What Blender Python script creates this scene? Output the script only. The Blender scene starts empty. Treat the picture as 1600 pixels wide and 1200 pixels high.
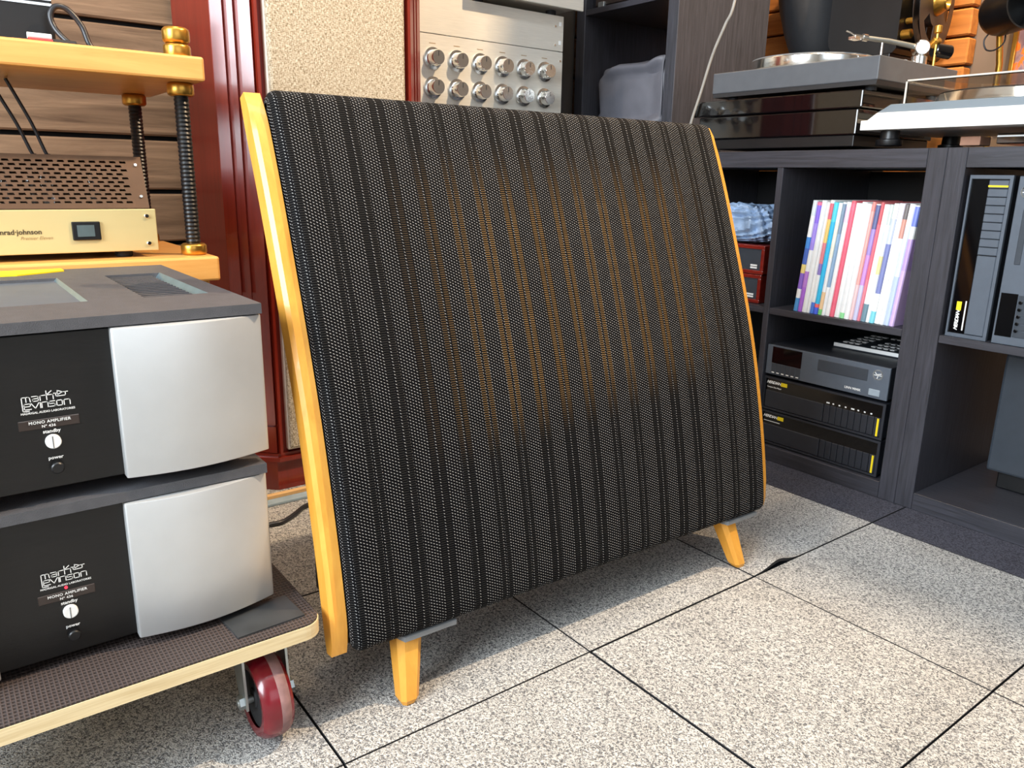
import bpy, bmesh, math, random
from mathutils import Vector, Matrix
random.seed(7)
S = bpy.context.scene
COL = S.collection
R = math.radians

# ---------------------------------------------------------------- camera
cam_d = bpy.data.cameras.new('camera'); cam = bpy.data.objects.new('camera', cam_d); COL.objects.link(cam)
cam_d.sensor_width = 36.0; cam_d.lens = 1214.52 * 36 / 1600; cam_d.clip_start = 0.02; cam_d.clip_end = 50
yaw, pitch, roll = 0.92362721, -0.25770956, 0.01844409
fw = Vector((-math.sin(yaw)*math.cos(pitch), math.cos(yaw)*math.cos(pitch), math.sin(pitch)))
r0 = Vector((math.cos(yaw), math.sin(yaw), 0)); u0 = r0.cross(fw)
rr = math.cos(roll)*r0 + math.sin(roll)*u0; uu = -math.sin(roll)*r0 + math.cos(roll)*u0
cam.matrix_world = Matrix(((rr.x, uu.x, -fw.x, 0.7467), (rr.y, uu.y, -fw.y, -1.1210), (rr.z, uu.z, -fw.z, 0.6860), (0, 0, 0, 1)))
S.camera = cam

# ---------------------------------------------------------------- world, lights, exposure
S.view_settings.view_transform = 'Standard'; S.view_settings.look = 'None'
S.view_settings.exposure = 0.0; S.view_settings.gamma = 1.0; S.view_settings.use_curve_mapping = False
try:
    S.cycles.use_denoising = True
    S.cycles.max_bounces = 8
except Exception:
    pass
W = bpy.data.worlds.new('world'); S.world = W; W.use_nodes = True
W.node_tree.nodes['Background'].inputs[0].default_value = (0.75, 0.87, 1.0, 1)
W.node_tree.nodes['Background'].inputs[1].default_value = 1.0

def area_light(name, loc, rot, sx, sy, power, color):
    d = bpy.data.lights.new(name, 'AREA'); d.shape = 'RECTANGLE'; d.size = sx; d.size_y = sy; d.energy = power; d.color = color
    o = bpy.data.objects.new(name, d); COL.objects.link(o); o.location = loc; o.rotation_euler = rot; return o
# daylight through the two windows (behind and to the left of the camera)
area_light('daylight_left_window', (0.40, -3.10, 1.65), (R(90), 0, 0), 1.5, 1.6, 175, (0.82, 0.92, 1.0))
area_light('daylight_front_window', (3.10, -0.9, 1.65), (0, R(90), 0), 1.6, 2.4, 14, (0.90, 0.95, 1.0))
# cool ceiling panel running along the aisle
area_light('ceiling_panel_lamp', (0.48, -0.45, 2.70), (0, 0, 0), 0.28, 2.3, 22, (0.86, 0.94, 1.0))
SPOTS = [  # position, aim, power, radius, cone
    ((0.42, 0.63, 2.52), (-0.25, -0.30, 0.3), 285, 0.03, 130),
    ((-0.30, 0.78, 2.30), (-0.55, 1.30, 1.05), 85, 0.035, 85),
    ((-0.62, -0.70, 2.52), (-0.80, -0.80, 0.3), 48, 0.035, 110),
]
WARM = (1.0, 0.73, 0.45)

# ---------------------------------------------------------------- colour and material helpers
def lin(c):
    return tuple((v/255/12.92 if v/255 <= 0.04045 else ((v/255+0.055)/1.055)**2.4) for v in c)
def new_mat(name):
    m = bpy.data.materials.new(name); m.use_nodes = True
    nt = m.node_tree; b = nt.nodes['Principled BSDF']; return m, nt, b
def N(nt, t, **kw):
    n = nt.nodes.new(t)
    for k, v in kw.items():
        if k.startswith('i_'): n.inputs[k[2:]].default_value = v
        elif k.startswith('n_'): n.inputs[int(k[2:])].default_value = v
        else: setattr(n, k, v)
    return n
def L(nt, a, b): nt.links.new(a, b)
def ramp(nt, stops):
    n = nt.nodes.new('ShaderNodeValToRGB'); e = n.color_ramp.elements
    while len(e) < len(stops): e.new(0.5)
    for k, (p, c) in enumerate(stops):
        e[k].position = p; e[k].color = (*c, 1)
    return n
def coords(nt, scale=(1, 1, 1), rnd=False, kind='Object'):
    tc = N(nt, 'ShaderNodeTexCoord'); mp = N(nt, 'ShaderNodeMapping'); mp.inputs['Scale'].default_value = scale
    L(nt, tc.outputs[kind], mp.inputs['Vector'])
    if rnd:
        oi = N(nt, 'ShaderNodeObjectInfo'); mu = N(nt, 'ShaderNodeVectorMath', operation='SCALE'); mu.inputs[0].default_value = (17, 23, 31)
        L(nt, oi.outputs['Random'], mu.inputs['Scale']); L(nt, mu.outputs[0], mp.inputs['Location'])
    return mp
def plain(name, rgb, rough=0.5, metal=0.0, var=0.12, scale=30, bump=0.0, bscale=None, spec=0.5, coat=0.0, aniso=None):
    m, nt, b = new_mat(name); c = lin(rgb)
    mp = coords(nt, aniso or (1, 1, 1)); no = N(nt, 'ShaderNodeTexNoise'); no.inputs['Scale'].default_value = scale; no.inputs['Detail'].default_value = 3
    L(nt, mp.outputs[0], no.inputs['Vector'])
    rp = ramp(nt, [(0.3, tuple(v*(1-var) for v in c)), (0.7, tuple(min(1, v*(1+var)) for v in c))])
    L(nt, no.outputs['Fac'], rp.inputs[0]); L(nt, rp.outputs[0], b.inputs['Base Color'])
    b.inputs['Roughness'].default_value = rough; b.inputs['Metallic'].default_value = metal
    b.inputs['Specular IOR Level'].default_value = spec; b.inputs['Coat Weight'].default_value = coat
    if bump:
        n2 = N(nt, 'ShaderNodeTexNoise'); n2.inputs['Scale'].default_value = bscale or scale*8; n2.inputs['Detail'].default_value = 2
        L(nt, mp.outputs[0], n2.inputs['Vector'])
        bp = N(nt, 'ShaderNodeBump'); bp.inputs['Strength'].default_value = bump; bp.inputs['Distance'].default_value = 0.002
        L(nt, n2.outputs['Fac'], bp.inputs['Height']); L(nt, bp.outputs[0], b.inputs['Normal'])
    return m
def wood(name, c1, c2, grain, scale=6, rough=0.45, rnd=True, bump=0.15, coat=0.0, knots=False, spec=0.5):
    """grain: scale triple, small along the grain"""
    m, nt, b = new_mat(name); c1, c2 = lin(c1), lin(c2)
    mp = coords(nt, grain, rnd)
    n1 = N(nt, 'ShaderNodeTexNoise'); n1.inputs['Scale'].default_value = scale; n1.inputs['Detail'].default_value = 6; n1.inputs['Roughness'].default_value = 0.65; n1.inputs['Distortion'].default_value = 0.6
    L(nt, mp.outputs[0], n1.inputs['Vector'])
    rp = ramp(nt, [(0.25, c1), (0.75, c2)]); L(nt, n1.outputs['Fac'], rp.inputs[0])
    out = rp.outputs[0]
    if knots:
        mk = coords(nt, (1, 1, 1), rnd); vo = N(nt, 'ShaderNodeTexVoronoi'); vo.inputs['Scale'].default_value = 3.4
        L(nt, mk.outputs[0], vo.inputs['Vector'])
        r2 = ramp(nt, [(0.05, (0.08, 0.05, 0.03)), (0.11, (1, 1, 1))]); L(nt, vo.outputs['Distance'], r2.inputs[0])
        mx = N(nt, 'ShaderNodeMix', data_type='RGBA', blend_type='MULTIPLY'); mx.inputs[0].default_value = 0.8
        L(nt, out, mx.inputs[6]); L(nt, r2.outputs[0], mx.inputs[7]); out = mx.outputs[2]
    L(nt, out, b.inputs['Base Color']); b.inputs['Roughness'].default_value = rough; b.inputs['Coat Weight'].default_value = coat
    b.inputs['Specular IOR Level'].default_value = spec
    if bump:
        bp = N(nt, 'ShaderNodeBump'); bp.inputs['Strength'].default_value = bump; bp.inputs['Distance'].default_value = 0.003
        L(nt, n1.outputs['Fac'], bp.inputs['Height']); L(nt, bp.outputs[0], b.inputs['Normal'])
    return m

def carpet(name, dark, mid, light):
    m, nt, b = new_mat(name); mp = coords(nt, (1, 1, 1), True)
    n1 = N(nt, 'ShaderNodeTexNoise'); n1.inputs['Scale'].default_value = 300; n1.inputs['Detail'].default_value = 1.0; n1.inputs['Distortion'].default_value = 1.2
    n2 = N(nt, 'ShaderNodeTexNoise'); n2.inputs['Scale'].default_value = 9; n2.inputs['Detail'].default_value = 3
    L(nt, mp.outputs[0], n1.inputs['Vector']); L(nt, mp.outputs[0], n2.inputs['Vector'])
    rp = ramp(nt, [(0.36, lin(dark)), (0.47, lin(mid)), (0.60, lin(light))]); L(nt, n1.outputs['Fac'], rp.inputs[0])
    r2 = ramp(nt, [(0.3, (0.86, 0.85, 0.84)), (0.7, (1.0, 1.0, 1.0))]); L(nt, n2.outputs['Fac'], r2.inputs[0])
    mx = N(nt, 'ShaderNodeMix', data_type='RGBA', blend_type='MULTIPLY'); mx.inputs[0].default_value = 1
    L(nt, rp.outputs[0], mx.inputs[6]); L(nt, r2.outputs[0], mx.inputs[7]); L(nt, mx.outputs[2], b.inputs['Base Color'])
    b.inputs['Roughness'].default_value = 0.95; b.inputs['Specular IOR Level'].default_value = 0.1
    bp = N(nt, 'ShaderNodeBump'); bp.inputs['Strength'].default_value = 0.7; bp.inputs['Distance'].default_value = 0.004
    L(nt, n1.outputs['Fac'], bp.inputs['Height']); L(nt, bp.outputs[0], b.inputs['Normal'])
    return m

def math_n(nt, op, a, b=None):
    n = N(nt, 'ShaderNodeMath', operation=op)
    for k, v in enumerate((a, b)):
        if v is None: continue
        if isinstance(v, (int, float)): n.inputs[k].default_value = v
        else: L(nt, v, n.inputs[k])
    return n.outputs[0]

def grille_fabric():
    """woven loudspeaker cloth: bands of dotted weave and pairs of fine horizontal ribs; UV in metres"""
    m, nt, b = new_mat('woven_speaker_cloth')
    tc = N(nt, 'ShaderNodeTexCoord'); sp = N(nt, 'ShaderNodeSeparateXYZ'); L(nt, tc.outputs['UV'], sp.inputs[0])
    u, v = sp.outputs[0], sp.outputs[1]
    P = 0.0462
    t = math_n(nt, 'FRACT', math_n(nt, 'DIVIDE', u, P))
    # ribs at 0.58-0.745 and 0.835-1.0
    in1 = math_n(nt, 'MULTIPLY', math_n(nt, 'GREATER_THAN', t, 0.585), math_n(nt, 'LESS_THAN', t, 0.745))
    in2 = math_n(nt, 'GREATER_THAN', t, 0.84)
    rib = math_n(nt, 'ADD', in1, in2)
    cp = P/11.2; rp_ = 0.0043
    uc = math_n(nt, 'DIVIDE', u, cp*1.0)
    par = math_n(nt, 'MULTIPLY', math_n(nt, 'FLOOR', uc), 0.5)
    ph = math_n(nt, 'ADD', math_n(nt, 'DIVIDE', v, rp_), par)
    skew = math_n(nt, 'ADD', ph, math_n(nt, 'MULTIPLY', math_n(nt, 'FRACT', uc), 0.55))
    row = math_n(nt, 'SINE', math_n(nt, 'MULTIPLY', skew, 2*math.pi))
    colw = math_n(nt, 'ABSOLUTE', math_n(nt, 'SINE', math_n(nt, 'MULTIPLY', uc, math.pi)))
    dot = math_n(nt, 'MULTIPLY', math_n(nt, 'MAXIMUM', row, 0.0), colw)
    rline = math_n(nt, 'ADD', math_n(nt, 'MULTIPLY', math_n(nt, 'SINE', math_n(nt, 'MULTIPLY', v, 2*math.pi/0.0031)), 0.5), 0.5)
    noz = N(nt, 'ShaderNodeTexNoise'); noz.inputs['Scale'].default_value = 60; L(nt, tc.outputs['UV'], noz.inputs['Vector'])
    r_dot = ramp(nt, [(0.46, lin((8, 8, 11))), (0.97, lin((176, 174, 172)))]); L(nt, dot, r_dot.inputs[0])
    r_d = ramp(nt, [(0.60, lin((6, 7, 10))), (0.98, lin((46, 44, 42)))]); L(nt, rline, r_d.inputs[0])
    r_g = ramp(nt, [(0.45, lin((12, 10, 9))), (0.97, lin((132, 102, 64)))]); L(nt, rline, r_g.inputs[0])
    # the brass coloured inner panel glints through the open ribs over its own area
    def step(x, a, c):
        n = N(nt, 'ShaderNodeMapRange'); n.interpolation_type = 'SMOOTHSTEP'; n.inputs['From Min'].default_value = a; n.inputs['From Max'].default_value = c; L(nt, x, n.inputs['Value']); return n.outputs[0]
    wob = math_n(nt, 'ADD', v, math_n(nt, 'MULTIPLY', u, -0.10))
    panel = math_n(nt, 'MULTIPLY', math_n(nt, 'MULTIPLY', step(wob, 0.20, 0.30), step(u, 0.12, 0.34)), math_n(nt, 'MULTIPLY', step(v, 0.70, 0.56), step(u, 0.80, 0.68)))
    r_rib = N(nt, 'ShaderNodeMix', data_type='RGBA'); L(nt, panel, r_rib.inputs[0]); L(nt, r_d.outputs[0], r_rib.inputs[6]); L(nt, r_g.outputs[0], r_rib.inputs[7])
    mx = N(nt, 'ShaderNodeMix', data_type='RGBA'); L(nt, rib, mx.inputs[0]); L(nt, r_dot.outputs[0], mx.inputs[6]); L(nt, r_rib.outputs[2], mx.inputs[7])
    vr = ramp(nt, [(0.35, (0.82, 0.82, 0.82)), (0.65, (1.0, 1.0, 1.0))]); L(nt, noz.outputs['Fac'], vr.inputs[0])
    m2 = N(nt, 'ShaderNodeMix', data_type='RGBA', blend_type='MULTIPLY'); m2.inputs[0].default_value = 1
    L(nt, mx.outputs[2], m2.inputs[6]); L(nt, vr.outputs[0], m2.inputs[7]); L(nt, m2.outputs[2], b.inputs['Base Color'])
    hh = N(nt, 'ShaderNodeMix', data_type='FLOAT'); L(nt, rib, hh.inputs[0]); L(nt, dot, hh.inputs[2]); L(nt, math_n(nt, 'SUBTRACT', math_n(nt, 'MULTIPLY', rline, 0.4), 0.5), hh.inputs[3])
    bp = N(nt, 'ShaderNodeBump'); bp.inputs['Strength'].default_value = 0.6; bp.inputs['Distance'].default_value = 0.0012
    L(nt, hh.outputs[0], bp.inputs['Height']); L(nt, bp.outputs[0], b.inputs['Normal'])
    b.inputs['Roughness'].default_value = 0.75; b.inputs['Specular IOR Level'].default_value = 0.08
    return m

def weave(name, c1, c2, c3, sc=620):
    m, nt, b = new_mat(name)
    ma = coords(nt, (1, 1.0, 0.25)); mb = coords(nt, (1, 0.3, 1.0))
    a = N(nt, 'ShaderNodeTexNoise'); a.inputs['Scale'].default_value = sc; a.inputs['Detail'].default_value = 2; L(nt, ma.outputs[0], a.inputs['Vector'])
    c = N(nt, 'ShaderNodeTexNoise'); c.inputs['Scale'].default_value = sc; c.inputs['Detail'].default_value = 2; L(nt, mb.outputs[0], c.inputs['Vector'])
    s = math_n(nt, 'MULTIPLY', math_n(nt, 'ADD', a.outputs['Fac'], c.outputs['Fac']), 0.5)
    rp = ramp(nt, [(0.38, lin(c1)), (0.5, lin(c2)), (0.62, lin(c3))]); L(nt, s, rp.inputs[0]); L(nt, rp.outputs[0], b.inputs['Base Color'])
    bp = N(nt, 'ShaderNodeBump'); bp.inputs['Strength'].default_value = 0.5; bp.inputs['Distance'].default_value = 0.002
    L(nt, s, bp.inputs['Height']); L(nt, bp.outputs[0], b.inputs['Normal']); b.inputs['Roughness'].default_value = 0.9; b.inputs['Specular IOR Level'].default_value = 0.15
    return m

def ribbed(name, c1, c2):
    m, nt, b = new_mat(name); mp = coords(nt, (1, 1, 1))
    sp = N(nt, 'ShaderNodeSeparateXYZ'); L(nt, mp.outputs[0], sp.inputs[0])
    sx = math_n(nt, 'SINE', math_n(nt, 'MULTIPLY', sp.outputs[0], 2*math.pi/0.0062)); sy = math_n(nt, 'SINE', math_n(nt, 'MULTIPLY', sp.outputs[1], 2*math.pi/0.0045))
    h = math_n(nt, 'MULTIPLY', math_n(nt, 'MAXIMUM', sx, sy), 1.0)
    rp = ramp(nt, [(0.0, lin(c1)), (0.9, lin(c2))]); L(nt, h, rp.inputs[0]); L(nt, rp.outputs[0], b.inputs['Base Color'])
    bp = N(nt, 'ShaderNodeBump'); bp.inputs['Strength'].default_value = 0.5; bp.inputs['Distance'].default_value = 0.001
    L(nt, h, bp.inputs['Height']); L(nt, bp.outputs[0], b.inputs['Normal']); b.inputs['Roughness'].default_value = 0.6
    return m

def clear(name, tint, rough=0.03, ior=1.3):
    m, nt, b = new_mat(name)
    no = N(nt, 'ShaderNodeTexNoise'); no.inputs['Scale'].default_value = 4
    rp = ramp(nt, [(0.3, tint), (0.7, tuple(min(1, t*1.04) for t in tint))]); L(nt, no.outputs['Fac'], rp.inputs[0]); L(nt, rp.outputs[0], b.inputs['Base Color'])
    b.inputs['Transmission Weight'].default_value = 1.0; b.inputs['Roughness'].default_value = rough; b.inputs['IOR'].default_value = ior
    return m

def glow(name, c, s):
    m, nt, b = new_mat(name); b.inputs['Base Color'].default_value = (*c, 1); b.inputs['Emission Color'].default_value = (*c, 1); b.inputs['Emission Strength'].default_value = s
    return m

MT = {}
MT['honey'] = wood('honey_beech', (212, 142, 48), (236, 172, 72), (9, 9, 1.2), 5, 0.38, bump=0.04, coat=0.15)
MT['rackwood'] = wood('rack_maple', (218, 150, 74), (240, 182, 104), (8, 0.8, 8), 5, 0.4, bump=0.04, coat=0.1)
MT['mahogany'] = wood('mahogany', (104, 24, 14), (136, 38, 20), (10, 10, 0.8), 5, 0.34, bump=0.0, coat=0.6)
MT['mahogany'].node_tree.nodes['Principled BSDF'].inputs['Coat Roughness'].default_value = 0.16
MT['mahogany_flat'] = wood('mahogany_satin', (112, 28, 18), (142, 42, 26), (10, 10, 0.8), 5, 0.45, bump=0.0, coat=0.08)
MT['subfloor'] = plain('grey_subfloor', (50, 54, 62), 0.9)
MT['cloth_beige'] = weave('beige_grille_cloth', (122, 106, 82), (180, 164, 140), (214, 202, 182))
MT['frame_white'] = plain('cream_frame', (226, 216, 202), 0.6)
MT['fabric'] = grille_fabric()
MT['blackwood'] = wood('black_brown_veneer', (42, 42, 46), (68, 68, 76), (30, 30, 1.5), 5, 0.36, bump=0.12, rnd=True)
MT['blackwood_h'] = wood('black_brown_veneer_level', (42, 42, 46), (68, 68, 76), (1.5, 30, 30), 5, 0.36, bump=0.12, rnd=True)
MT['black'] = plain('black_metal', (14, 14, 16), 0.38, 0.0, 0.2, 25)
MT['blackbrushed'] = plain('black_brushed_metal', (15, 14, 14), 0.36, 0.1, 0.2, 30, 0.08, 120, aniso=(1, 1, 14))
MT['blackgloss'] = plain('gloss_black_lacquer', (10, 10, 12), 0.06, 0.0, 0.2, 12, coat=0.4)
MT['lid'] = plain('dark_textured_paint', (78, 78, 82), 0.5, 0.0, 0.1, 60, 0.35, 900)
MT['lidedge'] = plain('blue_grey_bevel', (120, 142, 150), 0.3, 0.6)
MT['silverpanel'] = plain('satin_aluminium', (205, 206, 206), 0.42, 0.55, 0.03, 20)
MT['silver'] = plain('brushed_aluminium', (218, 214, 204), 0.40, 0.35, 0.05, 24, 0.05, 90, aniso=(1, 1, 20))
MT['chrome'] = plain('polished_aluminium', (228, 228, 226), 0.16, 1.0, 0.04, 20)
MT['steel'] = plain('zinc_steel', (178, 184, 184), 0.35, 0.9, 0.08, 40)
MT['brass'] = plain('brass', (202, 152, 66), 0.3, 0.9, 0.12, 40)
MT['gold'] = plain('champagne_anodised', (214, 196, 142), 0.42, 0.35, 0.05, 18, aniso=(1, 0.2, 1))
MT['bronze'] = plain('bronze_painted_steel', (92, 66, 46), 0.4, 0.3, 0.1, 30)
MT['white'] = plain('white_print', (238, 238, 236), 0.6, 0, 0.03)
MT['brownprint'] = plain('brown_print', (66, 48, 30), 0.6)
MT['tanprint'] = plain('tan_print', (150, 120, 80), 0.6)
MT['yellow'] = plain('yellow_plastic', (240, 214, 30), 0.5, 0, 0.05)
MT['rubber'] = plain('black_rubber', (30, 30, 33), 0.7, 0, 0.15, 60, 0.1)
MT['greyfelt'] = plain('grey_felt', (120, 122, 124), 0.9)
MT['ply'] = wood('birch_plywood_edge', (206, 180, 132), (240, 222, 180), (6, 1.2, 40), 6, 0.6, bump=0.08)
MT['dollytop'] = ribbed('ribbed_brown_rubber', (40, 33, 32), (74, 63, 60))
MT['matrubber'] = plain('smooth_dark_rubber', (54, 56, 58), 0.35, 0, 0.25, 24)
MT['wheel'] = plain('oxblood_polyurethane', (112, 14, 28), 0.25, 0, 0.2, 30, coat=0.3)
MT['wheelworn'] = plain('dusty_tread', (140, 106, 104), 0.7, 0, 0.3, 60)
MT['carpet'] = carpet('grey_loop_carpet', (102, 102, 104), (157, 156, 154), (204, 202, 198))
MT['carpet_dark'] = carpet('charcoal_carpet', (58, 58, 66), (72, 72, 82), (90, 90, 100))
MT['plank'] = wood('weathered_plank', (92, 68, 48), (176, 142, 110), (12, 0.9, 14), 3, 0.75, bump=0.4, knots=True)
MT['plank_x'] = wood('lamp_tinted_plank', (150, 86, 30), (206, 132, 58), (0.9, 12, 14), 3, 0.7, bump=0.35, knots=True)  # orange of the warm lamp light is mixed into this plank colour
MT['walldark'] = plain('dark_wall_backing', (18, 15, 13), 0.9)
MT['taupe'] = plain('taupe_wall_paint', (112, 94, 78), 0.7, 0, 0.06, 4)
MT['wallpaint'] = plain('pale_wall_paint', (196, 192, 184), 0.8, 0, 0.04, 4)
MT['ceil'] = plain('ceiling_paint', (206, 204, 200), 0.9, 0, 0.04, 4)
MT['greydevice'] = plain('slate_grey_lacquer', (84, 92, 103), 0.4, 0, 0.06, 40)
MT['greydevice2'] = plain('dark_slate_panel', (58, 64, 72), 0.35, 0, 0.06, 40)
MT['anthracite'] = plain('anthracite_panel', (38, 41, 48), 0.45, 0, 0.08, 40)
MT['palebutton'] = plain('pale_grey_button', (150, 162, 172), 0.4)
MT['bag'] = plain('grey_nylon', (104, 104, 112), 0.5, 0, 0.1, 20, 0.15, 60)
MT['plastic'] = plain('blue_plastic_wrap', (150, 174, 206), 0.22, 0, 0.25, 26, coat=0.5)
MT['redwood'] = wood('red_lacquered_wood', (104, 26, 20), (140, 40, 30), (2, 12, 12), 6, 0.25, coat=0.5)
MT['ttgrey'] = plain('graphite_plinth', (86, 89, 94), 0.5, 0, 0.06, 40)
MT['ttdark'] = plain('graphite_skirt', (40, 40, 42), 0.45, 0, 0.06, 40)
MT['ttsilver'] = plain('silver_plinth', (236, 236, 234), 0.4, 0.05, 0.03, 20)
MT['tttop'] = plain('pale_grey_deck', (126, 136, 143), 0.4, 0.1, 0.03, 20)
MT['acrylic'] = clear('clear_acrylic_lid', (0.96, 0.93, 0.88))
MT['bulb'] = clear('tube_glass', (0.98, 0.98, 0.98), 0.02, 1.35)
MT['cable'] = plain('black_cable', (34, 34, 38), 0.35)
MT['greycable'] = plain('grey_cable', (150, 146, 140), 0.4)
MT['red'] = plain('red_plastic', (190, 20, 30), 0.4)
MT['redled'] = glow('red_led', (1.0, 0.03, 0.06), 1.6)
MT['lampglow'] = glow('lamp_glow', (1.0, 0.75, 0.45), 6)
MT['screen'] = plain('black_glass', (8, 8, 10), 0.06)
MT['copper'] = plain('bare_copper', (200, 130, 90), 0.3, 0.8)
MT['pink'] = plain('salmon_wood', (214, 160, 132), 0.7)
MT['bluestrip'] = plain('blue_grey_strip', (150, 168, 178), 0.5)
MT['tanstrip'] = wood('pale_wood_strip', (196, 152, 96), (228, 190, 134), (8, 1, 8), 5, 0.6)
MT['darkbrown'] = plain('dark_brown_case', (50, 40, 36), 0.35)

# ---------------------------------------------------------------- mesh helpers (world coordinates in, local meshes out)
class B:
    def __init__(self): self.bm = bmesh.new()
    def box(self, x0, x1, y0, y1, z0, z1, bev=0.0, seg=2):
        b2 = bmesh.new()
        vs = [b2.verts.new((x, y, z)) for x in (x0, x1) for y in (y0, y1) for z in (z0, z1)]
        for f in ((0, 1, 3, 2), (4, 6, 7, 5), (0, 4, 5, 1), (2, 3, 7, 6), (0, 2, 6, 4), (1, 5, 7, 3)): b2.faces.new([vs[i] for i in f])
        if bev: bmesh.ops.bevel(b2, geom=b2.edges[:], offset=bev, segments=seg, affect='EDGES', profile=0.5)
        return self.merge(b2)
    def merge(self, b2):
        me = bpy.data.meshes.new('tmp'); b2.to_mesh(me); b2.free(); self.bm.from_mesh(me); bpy.data.meshes.remove(me); return self
    def prism(self, poly, axis, a0, a1, bev=0.0):
        """poly: 2-D points; axis x: (y,z), y: (x,z), z: (x,y)"""
        b2 = bmesh.new()
        def P(p, a): return {'x': (a, p[0], p[1]), 'y': (p[0], a, p[1]), 'z': (p[0], p[1], a)}[axis]
        A = [b2.verts.new(P(p, a0)) for p in poly]; C = [b2.verts.new(P(p, a1)) for p in poly]; n = len(poly)
        b2.faces.new(A); b2.faces.new(C[::-1])
        for i in range(n): b2.faces.new((A[i], C[i], C[(i+1) % n], A[(i+1) % n]))
        bmesh.ops.recalc_face_normals(b2, faces=b2.faces[:])
        if bev: bmesh.ops.bevel(b2, geom=b2.edges[:], offset=bev, segments=2, affect='EDGES', profile=0.5)
        return self.merge(b2)
    def tube(self, pts, r, n=10, caps=True):
        pts = [Vector(p) for p in pts]; rs = r if isinstance(r, (list, tuple)) else [r]*len(pts)
        rings = []; up = None
        for i, p in enumerate(pts):
            t = (pts[min(i+1, len(pts)-1)] - pts[max(i-1, 0)]).normalized()
            if up is None:
                up = Vector((0, 0, 1)) if abs(t.z) < 0.9 else Vector((1, 0, 0))
            a = t.cross(up).normalized(); c = a.cross(t).normalized(); up = c
            rings.append([self.bm.verts.new(p + rs[i]*(math.cos(2*math.pi*k/n)*a + math.sin(2*math.pi*k/n)*c)) for k in range(n)])
        for i in range(len(rings)-1):
            for k in range(n): self.bm.faces.new((rings[i][k], rings[i][(k+1) % n], rings[i+1][(k+1) % n], rings[i+1][k]))
        if caps:
            self.bm.faces.new(rings[0][::-1]); self.bm.faces.new(rings[-1])
        return self
    def lathe(self, prof, origin, axis, n=32):
        """prof: list of (radius, distance along axis)"""
        o = Vector(origin); t = Vector(axis).normalized(); up = Vector((0, 0, 1)) if abs(t.z) < 0.9 else Vector((1, 0, 0))
        a = t.cross(up).normalized(); c = a.cross(t).normalized(); rings = []
        for r, d in prof:
            if r < 1e-6: rings.append([self.bm.verts.new(o + t*d)])
            else: rings.append([self.bm.verts.new(o + t*d + r*(math.cos(2*math.pi*k/n)*a + math.sin(2*math.pi*k/n)*c)) for k in range(n)])
        for i in range(len(rings)-1):
            A, C = rings[i], rings[i+1]
            for k in range(n):
                k2 = (k+1) % n
                if len(A) == 1 and len(C) == 1: continue
                if len(A) == 1: self.bm.faces.new((A[0], C[k2], C[k]))
                elif len(C) == 1: self.bm.faces.new((A[k], A[k2], C[0]))
                else: self.bm.faces.new((A[k], A[k2], C[k2], C[k]))
        return self
    def cyl(self, p0, p1, r, n=20, bev=0.0):
        p0, p1 = Vector(p0), Vector(p1); l = (p1-p0).length; b = min(bev, r*0.5, l*0.4)
        prof = [(0, 0), (r-b, 0), (r, b), (r, l-b), (r-b, l), (0, l)] if b else [(0, 0), (r, 0), (r, l), (0, l)]
        return self.lathe(prof, p0, p1-p0, n)
    def ribbon(self, pts, w, frame, origin, th=0.0006):
        """flat stroke through 2-D points in the plane (ex, ey) with normal en"""
        ex, ey, en = frame; o = Vector(origin)
        for a, c in zip(pts[:-1], pts[1:]):
            a, c = Vector(a), Vector(c); d = (c-a)
            if d.length < 1e-9: continue
            d.normalize(); q = Vector((-d.y, d.x))*w/2; a2 = a - d*w/2; c2 = c + d*w/2
            vs = [self.bm.verts.new(o + ex*p.x + ey*p.y + en*th) for p in (a2+q, a2-q, c2-q, c2+q)]
            self.bm.faces.new(vs)
        return self
    def grid(self, nu, nv, fn):
        V = [[self.bm.verts.new(fn(i/(nu-1), j/(nv-1))) for j in range(nv)] for i in range(nu)]
        for i in range(nu-1):
            for j in range(nv-1): self.bm.faces.new((V[i][j], V[i+1][j], V[i+1][j+1], V[i][j+1]))
        return self
def origin_of(o):
    v = Vector((0, 0, 0))
    while o is not None: v = v + Vector(o.location); o = o.parent
    return v
def obj(name, b, mat, parent=None, smooth=False, local=False, at=None, label=None):
    me = bpy.data.meshes.new(name); bm = b.bm if isinstance(b, B) else b
    bmesh.ops.recalc_face_normals(bm, faces=bm.faces[:]) if smooth != 'keep' else None
    org = Vector((0, 0, 0))
    if parent is not None and not local: org = origin_of(parent)
    if at is not None: org = Vector(at)
    if org.length: bmesh.ops.translate(bm, verts=bm.verts[:], vec=-org)
    bm.to_mesh(me); bm.free()
    if smooth:
        me.polygons.foreach_set('use_smooth', [True]*len(me.polygons))
        try: me.set_sharp_from_angle(angle=R(38))
        except Exception: pass
    o = bpy.data.objects.new(name, me); COL.objects.link(o); me.materials.append(MT[mat] if isinstance(mat, str) else mat)
    if parent is not None: o.parent = parent
    elif at is not None: o.location = at
    if label: o['label'] = label
    return o
def thing(name, label, cat, loc, group=None, rz=0.0):
    o = bpy.data.objects.new(name, None); COL.objects.link(o); o.location = loc; o.rotation_euler = (0, 0, rz); o.empty_display_size = 0.05
    o['label'] = label; o['category'] = cat
    if group: o['group'] = group
    return o
def tag(o, label, cat, group=None):
    o['label'] = label; o['category'] = cat
    if group: o['group'] = group
    return o
def struct(o): o['kind'] = 'structure'; return o
FX = (Vector((0, 1, 0)), Vector((0, 0, 1)), Vector((1, 0, 0)))        # on a face looking to +X
FY = (Vector((1, 0, 0)), Vector((0, 0, 1)), Vector((0, -1, 0)))       # on a face looking to -Y
FYV = (Vector((0, 0, 1)), Vector((-1, 0, 0)), Vector((0, -1, 0)))     # the same face, reading upward
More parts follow.
